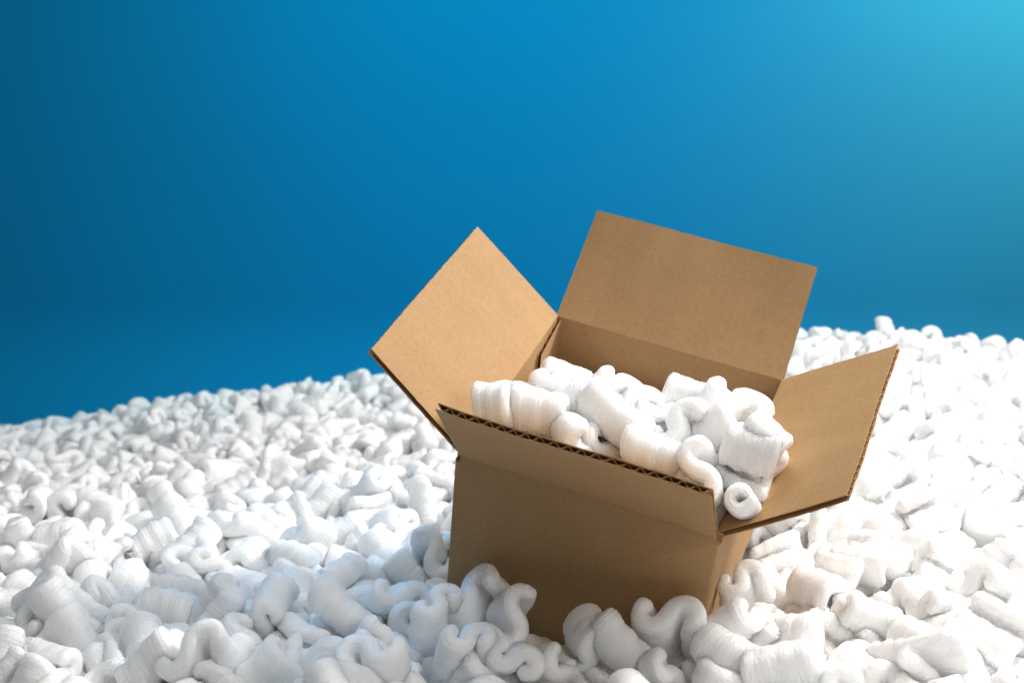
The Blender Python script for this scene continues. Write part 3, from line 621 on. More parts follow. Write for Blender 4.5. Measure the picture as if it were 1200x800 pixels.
    1,-7324,15958,-1739,-825,339,-26, 0,-4744,15800,-1498,-282,952,-99, 1,-4223,15860,-1442,-810,-528,200, 0,-3893,15846,-1403,-738,-390,353, 4,-3225,15561,-1290,948,-240,-202, 1,-2861,15840,-1369,952,-132,275,
    0,-1589,15635,-1137,-899,-184,346, 0,-1319,15813,-1136,-257,365,-723, 8,-1079,15660,-1080,22,-452,-852, 10,-798,15768,-1064,-714,-53,-647, 9,-533,15646,-1051,319,-751,311, 5,370,15719,-920,77,918,-269,
    10,2495,15851,-555,510,-84,781, 0,3196,16021,-390,-902,-254,63, 11,3956,15690,-330,-454,-248,529, 6,4378,15886,-250,570,-549,534, 9,4667,15849,-266,-818,75,211, 0,5455,15694,-305,-158,-774,-465,
    4,6215,15788,-398,-471,-183,438, 7,7600,16143,-920,343,750,-417, 4,-7249,16273,-1708,315,825,79, 1,-4526,16188,-1434,629,-450,-605, 2,-4095,16100,-1470,-77,-316,-220, 11,-2786,16230,-1323,-205,341,-885,
    2,-2408,16186,-1302,-252,140,11, 2,-1368,16049,-1071,122,57,-327, 6,-693,16075,-982,-666,112,-730, 5,553,16147,-839,-186,-609,-324, 3,2604,16174,-470,231,-670,352, 10,3638,16185,-392,-660,310,661,
    2,3899,16219,-320,802,376,457, 8,4265,16213,-141,-131,552,667, 10,6273,15992,-393,427,681,111, 4,6655,16067,-490,308,-255,-130, 6,7740,16327,-1020,-413,-387,-744, 0,-5889,16571,-1557,320,768,-134,
    4,-5611,16621,-1654,-730,124,81, 1,-4995,16432,-1567,-485,561,-388, 10,-3238,16286,-1228,-3,816,563, 1,-2705,16462,-1137,953,17,264, 2,352,16363,-951,-93,-139,-983, 0,1602,16438,-791,430,-564,-215,
    6,2322,16417,-690,-74,-824,434, 0,3365,16413,-387,-276,-431,-456, 4,4494,16707,-131,-588,-111,538, 11,4945,16378,-309,95,539,828, 4,8030,16879,-1267,-6,-516,653, 5,-7988,16914,-1915,681,-336,59,
    8,-7575,16842,-1676,-270,-943,45, 8,-3994,16967,-1428,-717,22,635, 4,-3148,16635,-1338,174,214,-590, 1,-2901,16529,-1372,-573,216,733, 0,-1737,16960,-1231,-654,-108,-652, 0,4819,16780,-269,132,905,355,
    10,4958,16668,-286,-988,141,16, 0,7959,17989,-1855,-535,629,-9, 1,-5534,17175,-1624,802,474,-62, 7,-3986,17313,-1466,53,48,-883, 1,-3373,17019,-1378,-50,-645,464, 5,-1820,17202,-1265,46,325,344,
    3,-1520,17088,-1162,230,-71,-967, 7,-696,17173,-1138,-497,-804,293, 4,-381,17245,-1019,447,781,-306, 2,1473,17147,-864,-110,107,808, 6,1723,17059,-800,-235,-647,-717, 5,4775,17212,-212,824,307,-471,
    2,5126,17248,-279,-352,821,401, 2,8522,19521,-2542,720,-29,687, 4,8174,18194,-1953,-732,115,647, 4,-6134,17468,-1789,-532,665,389, 6,-5554,17468,-1650,205,291,189, 1,-5355,17620,-1581,-271,-238,326,
    1,-4707,17456,-1601,-452,641,446, 11,-4524,17552,-1527,3,753,-658, 0,-3876,17510,-1467,471,-346,-781, 0,-3414,17415,-1556,-763,-398,165, 2,-2529,17493,-1244,930,-116,348, 2,-1764,17480,-1253,-172,919,-6,
    5,-694,17405,-1137,-624,-417,400, 9,2148,17528,-803,556,736,-253, 0,2732,17483,-718,519,48,819, 4,3008,17439,-614,-234,788,-48, 7,4099,18030,-466,22,624,-349, 5,4659,17551,-346,765,159,462,
    3,8131,19191,-2301,-865,81,-479, 8,8287,19397,-2440,258,319,912, 7,-7756,17884,-1917,-158,707,-82, 2,-7523,17912,-1861,9,-140,-146, 2,-5255,17887,-1589,-541,321,415, 10,-4669,17856,-1483,730,-16,139,
    10,-3869,17758,-1448,874,190,382, 6,-2486,17840,-1194,-229,-900,-346, 6,-2180,17747,-1175,-793,253,-52, 8,-1895,17726,-1261,-295,-786,343, 1,-860,17665,-1128,111,-360,-678, 7,-8,17700,-1091,699,-105,-77,
    4,975,17770,-1041,100,807,196, 4,2594,17846,-743,195,-970,72, 10,2815,18057,-680,720,564,273, 10,3388,17997,-626,165,-866,124, 3,3623,18132,-438,573,718,358, 10,4451,18004,-524,333,495,-153,
    7,-6085,18478,-1815,798,-251,244, 7,-5554,18008,-1764,-811,-76,214, 0,-4713,18249,-1544,-315,-718,-225, 2,-3930,18086,-1508,-444,-218,857, 1,-3104,18352,-1330,-948,27,258, 0,-1986,18048,-1250,-112,-719,678,
    0,271,17963,-973,263,460,-759, 5,1857,18263,-882,-51,-782,-456, 1,-6213,18982,-1865,153,979,112, 4,-4247,18585,-1542,-161,623,-260, 4,-3867,18514,-1482,-640,-558,-523, 6,-3590,18400,-1397,276,-257,390,
    1,1094,18311,-1022,-75,696,43, 3,2581,18401,-781,856,340,36, 4,3499,18870,-706,242,-544,-697, 2,4236,19092,-715,-668,-370,642, 4,-8910,18908,-2331,-524,-114,-844, 2,-730,18801,-1238,715,-18,-73,
    2,3580,19121,-706,909,-397,-65, 5,-9044,19199,-2488,-141,-682,-289, 4,-8942,19507,-2402,-566,-52,-161, 4,-9188,19491,-2521,649,-176,46, 0,-1271,6370,-192,590,-738,-120, 3,-1061,6625,-115,154,889,-429,
    7,-307,6917,-149,-517,602,201, 1,255,8371,-434,-436,-457,12, 5,224,6365,-258,-167,-829,-430, 2,2819,6587,-241,503,-77,-859, 11,3146,6966,-256,162,-398,699, 2,-2141,6728,-138,761,-325,287,
    4,-1496,6839,-85,886,-438,25, 6,-1161,6855,-182,-716,543,-283, 10,-757,6594,-275,-396,841,-345, 9,176,7015,-272,26,968,-110, 8,419,7027,-87,-518,-552,-489, 2,781,6503,-187,-346,-191,471,
    5,1157,6896,-105,-539,600,7, 6,1501,6811,-255,-260,-828,339, 0,1532,6598,-287,-112,-917,202, 10,1843,6486,-256,289,744,-470, 10,2189,6636,-161,249,-710,342, 11,2397,6643,-302,701,11,-713,
    2,3230,7348,-193,737,421,445, 2,-3463,6899,-596,-675,-319,-143, 7,-2635,6734,-167,-705,-5,276, 9,-2125,8167,-158,-658,168,-733, 0,-1818,7780,-96,892,188,-314, 11,-640,7003,-51,452,-142,852,
    7,-47,7384,-148,-690,421,432, 0,312,6817,-263,-367,-132,-540, 8,741,6741,-128,888,200,-405, 7,1391,7143,-128,6,921,-264, 4,1856,6868,-212,783,-325,323, 7,2121,7209,-175,-63,-71,406,
    1,1668,6699,-51,-305,289,831, 2,2544,6796,-204,-258,-644,121, 3,2922,6868,-166,527,-4,809, 0,-3194,7440,-208,356,-875,-88, 1,-2448,7185,-66,494,-563,327, 8,-2152,7312,-181,632,199,-596,
    2,-1831,7357,-194,-508,182,503, 1,-1134,7075,-130,-143,-333,-717, 3,-580,7239,-147,488,113,864, 1,370,7252,-211,861,-202,367, 3,846,7290,-148,87,-657,-58, 4,2705,7076,-227,-461,708,366,
    10,2951,7198,-181,746,147,501, 11,-3440,7649,-270,343,920,-75, 5,-2038,7644,-280,-478,180,-441, 8,-1087,7787,-255,740,342,105, 11,220,7350,-326,-339,-327,713, 4,1626,7639,-195,303,795,-426,
    0,2152,6996,-67,-669,79,-685, 2,3523,7187,-282,60,357,157, 2,3618,7364,-406,-250,180,718, 3,-3740,7683,-594,-501,-38,392, 8,-2845,7785,-178,318,-779,319, 2,-1869,8038,-268,39,-250,-155,
    4,-1390,7754,-200,-191,791,-103, 7,2568,7683,-173,-261,-167,297, 3,2919,7617,-165,-220,205,142, 10,3388,7613,-215,711,-287,569, 6,3805,7804,-252,710,94,310, 3,-3722,8007,-431,213,384,-538,
    6,-3357,7917,-256,-519,-145,-610, 0,-3141,8109,-102,-95,799,83, 3,113,8052,-303,-146,563,727, 1,3029,7759,-297,328,-427,-731, 6,3607,8135,-201,-281,-339,184, 2,3748,8383,-260,908,-279,-285,
    2,-4117,8490,-421,-623,-453,563, 2,-3751,8338,-352,-12,-837,-529, 7,-2999,8647,-239,147,821,-286, 2,-1360,8316,-223,492,-679,-509, 0,-452,8120,-524,-547,-68,763, 1,2896,8263,-73,118,-174,-507,
    1,3131,8208,-26,633,0,-533, 7,3191,8567,-149,-179,-765,-365, 6,4132,8309,-321,-36,-669,696, 2,-4308,8720,-472,314,-785,-521, 5,-4017,8780,-285,-177,160,564, 1,-3728,8908,-291,-354,-633,-473,
    3,-3461,8685,-271,350,496,-765, 5,-2625,8623,-291,204,-725,-208, 1,-1852,8672,-160,599,419,-522, 1,-1467,8578,-146,240,505,167, 8,-959,8605,-220,720,-216,589, 4,3486,8660,-37,823,-56,375,
    0,3285,8947,-94,287,279,-605, 5,-4456,9256,-496,763,368,512, 0,-4054,9041,-361,-336,-688,-608, 2,-3440,8973,-240,227,-260,351, 0,-2885,8980,-300,-378,350,675, 9,-2130,8811,-222,636,503,387,
    11,-1803,8964,-296,-317,21,422, 6,-1244,8697,-326,-750,-322,-570, 5,-917,8851,-346,-821,375,-199, 9,-708,9036,-264,315,445,167, 2,3576,9183,-105,-585,-45,-809, 2,3871,9359,-24,-149,-421,-594,
    7,-3826,9757,-251,380,-865,-328, 11,-3823,9286,-393,-909,24,-342, 1,-3897,9489,-438,964,-33,93, 6,-3577,9211,-291,173,187,-524, 3,-485,9177,-386,-582,-185,-301, 2,3852,9683,50,-433,456,504,
    4,2547,10870,194,453,-265,-559, 2,-3870,10114,-314,160,-608,22, 10,-4023,9906,-457,-443,-494,-600, 2,-3120,9702,-322,346,-437,-830, 2,-2675,9641,-401,-331,-167,270, 11,-325,9736,-152,-710,528,466,
    3,3216,9957,44,-175,669,-303, 0,3856,10050,69,29,615,-599, 2,4552,9777,-190,-655,-404,-586, 2,-4615,10708,-417,-702,460,374, 11,-4404,10195,-489,858,-75,239, 9,-3968,10395,-356,63,803,-160,
    0,-3336,10255,-440,-174,-208,961, 11,-3090,10223,-390,95,-744,-4, 1,-2049,10183,-303,-555,500,22, 0,-2112,9941,-413,33,-860,170, 9,-487,9876,-261,846,-474,220, 2,1626,9987,20,298,-437,276,
    3,2924,10061,67,-546,-377,739, 0,3273,10262,81,-516,-767,381, 6,4110,10256,101,446,730,-368, 7,4160,9925,-98,381,619,-684, 10,4738,10310,-83,-645,239,392, 10,-5095,10513,-728,213,-422,853,
    4,-4699,10471,-564,564,378,-624, 5,-4339,10592,-479,-258,495,-241, 11,-4020,10705,-478,224,-395,0, 6,-3552,10498,-378,-895,-432,-51, 1,-3348,10657,-422,-182,-507,-259, 5,-2698,10439,-399,29,-908,-18,
    0,-2324,10323,-387,-89,616,-457, 6,-1811,10023,-372,-279,512,-59, 5,-1145,10522,-486,-520,-577,336, 1,-246,9991,-347,387,447,735, 2,-25,10245,-342,533,681,458, 3,836,10286,-99,516,484,154,
    5,1432,10326,-79,317,663,562, 7,2191,10367,122,522,376,765, 0,2497,10133,-65,365,626,495, 11,3716,10375,46,-21,159,-946, 2,4512,10079,-50,-135,811,-564, 7,4507,10425,67,718,-155,585,
    0,4961,10811,-29,573,454,634, 5,4836,10658,-192,-606,10,658, 7,-4865,11028,-574,375,-325,-248, 7,-4659,11156,-533,-796,-409,-292, 11,-4321,11309,-448,-280,-806,-428, 5,-4405,10952,-472,286,-648,184,
    6,-3591,10845,-421,634,-268,202, 0,-2781,11083,-543,717,518,-457, 2,-349,10576,-167,-903,-129,303, 1,-116,10493,-268,259,720,-520, 5,210,10552,-174,882,-237,407, 1,397,10445,-101,-241,-82,-605,
    8,1785,10848,50,-495,-732,348, 6,1912,10600,65,157,-845,15, 7,2262,10855,60,-911,65,407, 3,2728,10706,-13,-198,-510,579, 8,3759,10773,-30,-324,-247,142, 9,4364,10759,116,-866,304,-378,
    3,4703,10994,-15,-559,-81,73, 8,5136,11060,-164,199,-107,-940, 7,-5267,11065,-765,609,-629,176, 7,-4948,11440,-634,-570,431,633, 0,-4612,11388,-605,-227,-374,-820, 4,-2003,10953,-430,624,522,-296,
    3,-315,11284,-225,38,189,831, 4,-180,10887,-173,399,148,266, 5,620,11511,-134,-358,791,229, 4,810,10818,-28,509,661,551, 10,1198,10891,49,583,-154,780, 10,1543,10659,-3,-123,-725,-512,
    1,1720,11153,-31,-64,527,-579, 5,2128,11154,41,-823,-78,10, 4,4341,10965,52,81,-268,-774, 6,4591,11217,78,550,742,189, 3,4619,11500,214,-541,429,514, 2,-5561,11567,-859,-78,-768,632,
    11,-4446,11684,-585,-471,-619,617, 2,-4116,11570,-611,835,-112,-498, 1,-3801,11705,-545,185,739,647, 0,-2780,11823,-587,256,580,752, 8,-1829,11698,-488,558,103,337, 11,-1440,11576,-439,596,393,-517,
    0,-152,11736,-259,509,332,-745, 0,-90,11311,-276,-940,-153,73, 2,79,11477,-99,475,-749,-377, 4,1335,11995,114,724,-192,440, 11,1490,11788,-115,319,-909,-171, 10,1746,11460,-77,-384,-229,811,
    2,2084,11716,-121,672,381,466, 9,2396,11193,0,497,-553,-582, 6,3120,11438,-57,-159,111,-961, 11,4267,11317,77,-86,859,-273, 2,4676,10848,174,-504,-240,550, 4,5210,11588,-33,814,-465,275,
    5,5254,10878,-105,327,-393,-425, 5,5610,11626,-311,-727,118,-531, 4,-5745,12532,-985,775,466,113, 8,-5621,11614,-1164,645,-109,295, 11,-4990,11947,-778,-169,-168,809, 2,-4469,12247,-784,-91,-929,-354,
    0,-4117,11863,-551,252,28,946, 7,-3593,11619,-563,-527,170,-318, 2,-2943,12020,-755,559,300,-757, 6,-2372,13042,-814,310,-681,-534, 2,-2027,11992,-631,-767,4,413, 2,-1368,12137,-573,-620,34,-723,
    2,-782,12068,-420,241,856,-391, 0,-976,11838,-314,361,-594,151, 4,-126,12055,-295,134,-496,-857, 7,758,11709,-209,-164,274,178, 1,681,12026,-86,129,-902,92, 5,1053,11847,-27,-263,-889,-186,
    6,1654,12024,-53,-264,-436,-8, 11,2171,11951,-184,-514,-808,-74, 1,2285,11873,-19,57,830,-64, 4,2888,12042,1,-154,-810,107, 11,3115,11963,-112,102,-827,175, 2,3352,11621,-102,-515,304,359,
    5,4391,11610,81,299,-624,722, 3,4713,11841,56,891,-273,136, 2,4939,12011,2,10,471,-55, 2,5737,11923,-188,-85,321,-272, 11,5230,12556,71,871,377,-138, 10,-6410,13317,-1448,-329,940,-88,
    2,-5375,12490,-909,-51,288,254, 0,-5136,12489,-953,-969,-118,46, 10,-4944,12449,-836,-90,-703,677, 10,-3920,11991,-690,246,105,-529, 10,-3737,11845,-762,443,-663,102, 2,-3921,12419,-779,-311,72,658,
    0,-3303,12149,-733,371,632,12, 1,-2229,12032,-525,-101,361,-57, 6,-1887,12295,-617,-227,-26,-683, 3,-1689,12192,-528,778,-357,-307, 1,-1194,12366,-456,-361,-870,95, 11,-547,11989,-377,-313,327,-754,
    8,475,12101,-315,-626,59,730, 1,398,12335,-146,382,-713,-366, 1,953,12056,-158,264,755,-587, 6,2093,12217,-20,67,-235,950, 9,1894,12062,-82,148,964,218, 10,2858,12315,115,565,694,-300,
    8,3503,12257,59,429,-238,-749, 10,4651,12209,103,555,-313,760, 8,4806,12336,-9,735,416,56, 1,4971,12472,-74,595,620,-442, 4,-5744,13014,-1052,-411,-419,385, 4,-5396,12990,-888,-966,182,168,
    0,-5061,12952,-846,-529,-676,-440, 3,-4657,12502,-785,-667,-315,672, 4,-4330,12602,-753,-747,24,459, 2,-4344,12888,-925,-297,918,-233, 9,-3837,12715,-841,657,11,-692, 4,-2726,12737,-684,468,392,-716,
    6,-1919,12460,-671,-323,-466,631, 4,-2086,12944,-697,735,-602,155, 4,-443,12714,-406,681,-168,-96, 6,-184,12826,-337,829,-286,371, 0,413,12812,-210,674,-179,-117, 5,502,12583,-179,466,-448,-505,
    2,1505,12380,-166,427,814,346, 1,1882,12495,-22,167,-805,-266, 6,2524,12277,99,508,512,-584, 0,1979,13393,-109,-71,-321,779, 3,3257,12266,-95,656,421,-398, 10,3306,12537,-17,741,333,557,
    5,3541,12716,59,-15,679,-465, 5,4973,12798,36,-335,-27,685, 1,5167,13015,-49,500,261,-199, 10,5412,12955,47,-677,159,248, 1,5770,12216,-85,-3,619,-662, 6,-5676,13547,-1082,-790,-163,-228,
    4,-5451,13631,-1053,-96,962,-79, 11,-5285,13417,-941,583,-440,153, 2,-5029,13247,-899,-441,-25,823, 0,-4729,12876,-879,276,444,269, 0,-4030,12960,-935,342,-444,404, 2,-3664,13015,-936,-782,-115,484,
    4,-2647,13049,-864,993,-28,85, 1,-1807,13271,-613,-309,523,95, 2,-598,12999,-388,456,185,-319, 0,29,13010,-407,-555,-464,581, 5,516,13109,-233,-743,-609,-141, 8,956,13141,-268,437,782,441,
    5,1466,12697,-173,809,164,536, 6,1832,13064,-206,-163,664,342, 2,2112,13087,-59,-735,314,275, 4,2408,12774,-49,439,-395,654, 7,2863,12618,112,327,-472,686, 0,3039,12649,-107,-350,497,633,
    7,3577,12993,-141,-361,208,-782, 8,4229,13133,-1,244,844,446, 7,4684,13122,127,-192,-796,-470, 7,4861,12997,-50,-706,506,396, 5,5089,13298,97,-360,-853,-189, 2,5400,13341,13,318,-653,338,
    4,5849,13341,-71,-533,70,656, 1,6033,13076,-171,-203,51,-978, 4,-6709,13968,-1465,326,-786,-516, 3,-5876,13700,-1100,968,-228,-61, 3,-5209,13655,-1061,-105,694,649, 2,-4999,13592,-966,807,-26,105,
    2,-5518,13199,-957,5,-338,614, 3,-4740,13384,-950,335,-603,-71, 7,-4294,13239,-934,332,-86,584, 4,-3600,13405,-957,7,-759,-459, 1,-2556,13307,-883,663,-579,-335, 7,-2290,13365,-808,-446,606,-577,
    9,-1768,13354,-827,571,-496,509, 6,-1187,13289,-622,-805,275,509, 5,-539,13269,-505,157,770,-96, 0,-128,13236,-431,-682,403,-610, 6,290,13031,-359,96,-569,789, 11,623,13335,-339,-729,-126,221,
    4,906,13378,-410,673,-374,299, 10,1226,13544,-299,-84,-539,-778, 8,1545,13257,-208,-11,-625,-9, 10,2256,13235,-218,366,-668,-432, 6,2595,12986,-143,-875,134,450, 2,2985,13101,-101,289,-562,-167,
    1,3513,13180,-35,240,39,-836, 7,4180,13409,-77,44,826,-140, 0,4492,13359,-130,596,342,724, 4,5038,13610,18,-301,452,-271, 5,5622,13569,-78,102,-345,338, 2,6180,13486,-254,-204,-757,615,
    5,6293,13035,-308,35,498,778, 5,-6555,13603,-1527,741,320,27, 1,-6473,13787,-1309,685,-582,-422, 4,-5875,13976,-1159,-255,369,-357, 1,-5368,13888,-1040,-694,-687,153, 4,-4560,13789,-1038,-826,-333,179,
    6,-3471,13592,-881,103,-136,335, 8,-3031,13922,-1062,109,-497,-275, 0,-3120,13606,-919,-685,-674,-268, 7,-2461,13874,-896,-91,953,270, 0,-994,13533,-731,-233,-140,275, 10,-663,13761,-543,190,833,318,
    8,-153,13670,-608,29,914,388, 6,174,13518,-474,480,80,126, 3,295,13691,-349,-69,565,-734, 0,759,13667,-400,933,-259,-231, 8,1326,13964,-378,598,-282,-659, 5,1617,13796,-291,53,-896,209,
    0,2134,13912,-125,-817,-324,370, 5,2327,14040,-234,299,-602,-165, 4,2717,13536,-234,-310,676,645, 11,3126,13414,-80,883,-465,49, 5,3406,13651,-37,-273,-575,-471, 11,3939,13528,-104,132,873,98,
    3,4660,13680,-67,443,-254,689, 1,5556,13888,-75,-406,113,-179, 1,6531,13559,-289,-954,3,-65, 11,6609,13736,-484,197,27,-498, 1,5867,14444,31,-129,-336,924, 4,-6601,14264,-1455,-684,-117,-575,
    5,-6456,14019,-1399,35,-660,-703, 5,-6133,14269,-1183,-812,-121,561, 2,-5912,14273,-1060,33,871,-489, 8,-5656,14164,-1219,643,-27,643, 0,-5196,14066,-1143,404,-264,168, 10,-4874,14107,-1111,-570,422,411,
    9,-4454,14031,-1044,-402,632,-596, 11,-4126,14221,-1161,-20,-922,379, 0,-3950,14121,-1010,-781,352,-121, 1,-3554,14219,-1052,759,583,208, 11,-3342,13994,-1032,96,868,-479, 9,-2881,14146,-991,279,-516,90,
    6,-2624,14036,-1060,-536,-332,497, 2,-1962,14156,-909,87,-26,619, 4,-2039,13893,-844,397,781,-435, 1,-1017,13818,-615,-275,429,-163, 10,-18,13971,-665,-303,-283,-629, 2,143,13845,-548,-564,103,-339,
    8,435,14018,-545,-599,761,202, 10,741,14044,-408,-487,415,271, 1,1020,14078,-474,-282,913,-285, 6,1823,14064,-406,-780,-91,129, 4,2201,14338,-274,-539,-63,719, 5,3008,13722,-257,-747,-300,-508,
    0,3159,14192,-261,-456,481,748, 11,3321,13931,-111,44,694,-482, 4,3756,13965,-145,460,-397,636, 3,4833,14340,-222,-302,46,-942, 3,5407,14237,-25,-136,-738,573, 7,5684,14130,-30,-55,620,-776,
    10,6388,13791,-305,-538,-651,536, 7,6258,14305,-244,-688,-674,265, 6,6173,14614,-276,-279,790,267, 1,6521,15411,-301,198,605,770, 2,-6344,14515,-1399,-367,-295,-751, 10,-6156,14696,-1278,155,-263,353,
    4,-5848,14535,-1184,395,-678,-170, 2,-5472,14640,-1237,314,-72,-642, 7,-5375,14439,-1131,-298,-159,651, 7,-4969,14424,-1125,121,134,-768, 11,-4700,14665,-1257,791,-457,-151, 6,-4410,14291,-1091,48,550,554,
    0,-3773,14353,-1172,174,905,-115, 3,-3742,14056,-1113,299,46,-791, 9,-3280,14562,-1172,-304,-67,942, 7,-3301,14363,-1004,-682,-207,488, 3,-2104,14606,-801,-585,-212,730, 7,-1911,14644,-941,528,-702,156,
    2,-1671,14232,-814,252,295,-715, 2,-1408,14723,-832,813,334,410, 4,-925,14426,-712,-620,516,367, 4,-425,14366,-642,33,540,-833, 1,-81,14329,-608,-748,182,364, 5,184,14621,-740,80,818,423,
    0,442,14509,-558,133,-818,78, 3,1258,14611,-467,328,-316,-407, 2,1197,14425,-280,564,-5,792, 6,1788,14365,-417,731,-528,-194, 5,2511,14182,-359,454,-739,424, 3,2829,14204,-254,256,729,-409,
    7,3419,14228,-223,249,467,472, 0,3728,14312,-228,560,-517,516, 4,4040,14402,-149,66,-647,-58, 5,4543,14313,-149,-857,-200,-446, 9,5280,14368,-133,426,-414,-65, 0,5496,14625,-141,326,840,-314,
    3,5625,14469,-62,-408,-624,534, 6,6158,14884,-209,773,-177,-586, 8,6517,14804,-388,450,-741,-487, 6,-6637,14627,-1497,424,-681,-304, 1,-5859,15565,-1161,12,731,-553, 8,-6107,14944,-1271,-44,-853,31,
    3,-5829,14893,-1261,-613,-341,-414, 1,-5382,14889,-1253,-782,307,-461, 2,-5074,14666,-1222,-376,666,-147, 9,-4626,14935,-1294,-818,-161,-504, 3,-4412,14562,-1189,809,154,-282, 5,-3732,14682,-1160,119,348,58,
    4,-3052,14805,-1152,-291,-881,212, 8,-2929,14596,-1092,-832,428,349, 6,-2249,14759,-1005,73,241,-515, 8,-1976,14899,-1051,-228,-268,-448, 10,-1063,14727,-912,542,-37,465, 1,-818,14723,-787,160,376,-896,
    1,-130,14619,-667,-385,-328,709, 3,80,14857,-637,-20,662,-610, 0,496,14921,-653,-184,532,488, 11,975,14740,-495,346,-850,-23, 11,1269,14915,-568,255,-430,510, 7,1725,14562,-467,878,-246,350,
    9,1822,14876,-422,-63,340,537, 0,2561,14509,-368,587,-595,-435, 7,2623,14832,-257,-505,243,140, 5,2902,14520,-286,247,-913,-173, 0,3401,14475,-154,464,-679,487, 2,3708,14570,-199,604,-464,-518,
    1,4135,14668,-206,171,-285,-725, 4,4493,14686,-92,-86,-608,-245, 0,4850,14736,-276,635,605,286, 6,5140,14705,-190,-21,396,-893, 1,5315,14845,-115,790,-381,-411, 10,5775,14926,-88,438,725,297,
    6,6822,15223,-327,103,-666,-661, 10,7070,15002,-505,735,-11,365, 2,-6991,15228,-1544,679,-114,-212, 0,-6735,15308,-1412,581,702,-288, 9,-6374,15416,-1413,507,73,119, 1,-5954,15122,-1378,871,-385,92,
    6,-5777,15289,-1424,-495,-225,337, 2,-5414,15144,-1324,791,247,363, 5,-5104,15007,-1284,-287,-237,-173, 1,-4752,15097,-1327,106,-81,714, 2,-4247,14991,-1323,-35,-366,-102, 8,-3993,14901,-1225,254,-876,-190,
    6,-3563,15055,-1162,478,-333,629, 1,-2799,15015,-1169,612,474,-244, 3,-2459,14886,-983,-476,76,710, 3,-2275,15146,-1013,-737,-24,368, 3,-1753,14989,-993,279,207,-33, 2,-1478,15049,-898,23,357,917,
    4,-1054,14948,-839,-504,704,-244, 0,-519,15133,-960,689,-409,-82, 9,-279,14734,-840,107,990,75, 8,-259,15028,-912,774,-248,140, 4,670,15382,-652,-876,-293,384, 0,962,15159,-547,280,292,-799,
    10,1196,15343,-523,-578,-775,-254, 10,1398,15193,-414,-96,-989,6, 6,1627,15097,-366,-296,-337,-351, 10,2377,15199,-433,-29,-854,-216, 6,2715,15111,-413,174,81,-360, 0,3014,15183,-240,-332,-391,503,
    2,3447,15292,-310,874,4,437, 1,3806,15181,-386,-384,-163,-818, 0,3976,14984,-242,250,-678,-682, 6,4521,14974,-283,317,-722,-433, 9,4795,14969,-233,-964,-45,-153, 5,5607,15199,-141,35,-445,-111,
    4,5971,15251,-111,-506,-51,828, 4,6380,15102,-335,608,485,-553, 3,6961,15432,-385,331,903,-164, 1,7217,15250,-590,-192,-166,-904, 11,3626,17308,-358,-157,-353,243, 10,-7447,15692,-1640,-162,85,828,
    10,-7201,15202,-1630,-767,-40,-384, 10,-6828,15936,-1361,141,442,-489, 4,-6512,15659,-1486,-518,-421,536, 11,-6058,15579,-1284,-797,-492,337, 2,-5678,15497,-1423,-267,252,-772, 6,-5476,15562,-1530,-306,138,-940,
    6,-5247,15291,-1407,-657,-375,327, 0,-4392,15688,-1351,384,754,520, 4,-4168,15275,-1390,865,-268,-220, 9,-3655,15330,-1265,243,-451,-858, 0,-3458,15439,-1299,-688,-178,-112, 7,-3027,15244,-1089,-637,-638,-431,
    4,-2507,15624,-1172,627,442,611, 4,-2452,15309,-1195,10,-490,-87, 8,-2105,15424,-1053,74,870,434, 6,-1790,15408,-1079,-191,558,-609, 3,-1592,15235,-1065,17,-59,-524, 9,-823,15216,-965,-666,667,4,
    5,-427,15698,-818,-553,-422,-684, 2,-168,15412,-862,-137,-635,-737, 4,248,15466,-739,512,-236,176, 3,546,15658,-735,-376,-518,-613, 10,868,15888,-713,-306,-167,-451, 1,1292,15579,-577,687,-7,-684,
    10,1572,15423,-537,343,-242,844, 10,1869,15275,-439,668,528,-466, 5,2263,15562,-528,62,825,-271, 2,2826,15393,-268,-622,-324,695, 11,3403,15454,-485,-63,380,524, 11,3926,15360,-271,487,-100,-868,
    3,4011,15527,-150,-596,-568,-443, 8,4256,15530,-94,248,-580,-771, 0,5063,15547,-319,43,-395,466, 0,6135,15686,-145,-737,184,619, 6,6175,15537,-280,-534,-604,-491, 2,6639,15461,-506,451,-813,319,
    7,7519,15708,-738,10,-143,862, 0,-6805,16500,-1567,-139,926,178, 10,-7073,16138,-1520,-403,310,51, 7,-6505,15910,-1467,777,-443,-37, 5,-6149,15913,-1408,-762,145,573, 1,-5926,15688,-1414,-307,-311,-899,
    3,-5709,15997,-1472,382,-340,141, 4,-5001,15759,-1357,-175,470,393, 8,-3585,15732,-1268,549,200,157, 2,-3309,15761,-1227,-9,-44,-639, 1,-3010,15820,-1175,-173,-810,-538, 4,-2056,15648,-1168,-660,-587,266,
    3,-1781,15660,-1020,108,-875,335, 10,-705,16763,-785,-772,346,108, 5,-358,15903,-932,455,645,17, 6,-156,15762,-888,40,-669,677, 1,189,15862,-820,213,-605,602, 4,656,15966,-712,191,754,-627,
    9,1044,15749,-688,-430,486,329, 5,1155,16192,-700,-388,294,503, 7,3015,15978,-271,419,-766,-298, 4,3634,15475,-278,-261,318,-886, 2,4127,15817,-121,-379,830,-11, 7,5844,15817,-334,-172,252,-574,
    3,6163,16271,-330,826,6,-212, 0,6649,15741,-283,-670,-263,679, 6,6716,16477,-505,-393,-411,-581, 0,7336,15491,-852,752,368,188, 1,-7161,16611,-1663,387,-43,845, 2,-6604,16435,-1535,-596,-114,-120,
    6,-6569,16100,-1527,-690,56,-664, 7,-6318,16149,-1494,-332,615,703, 4,-6092,16190,-1538,-457,750,-463, 7,-3955,16356,-1246,229,873,316, 4,-3579,16067,-1281,771,-413,280, 5,-3042,16101,-1214,611,30,-682,
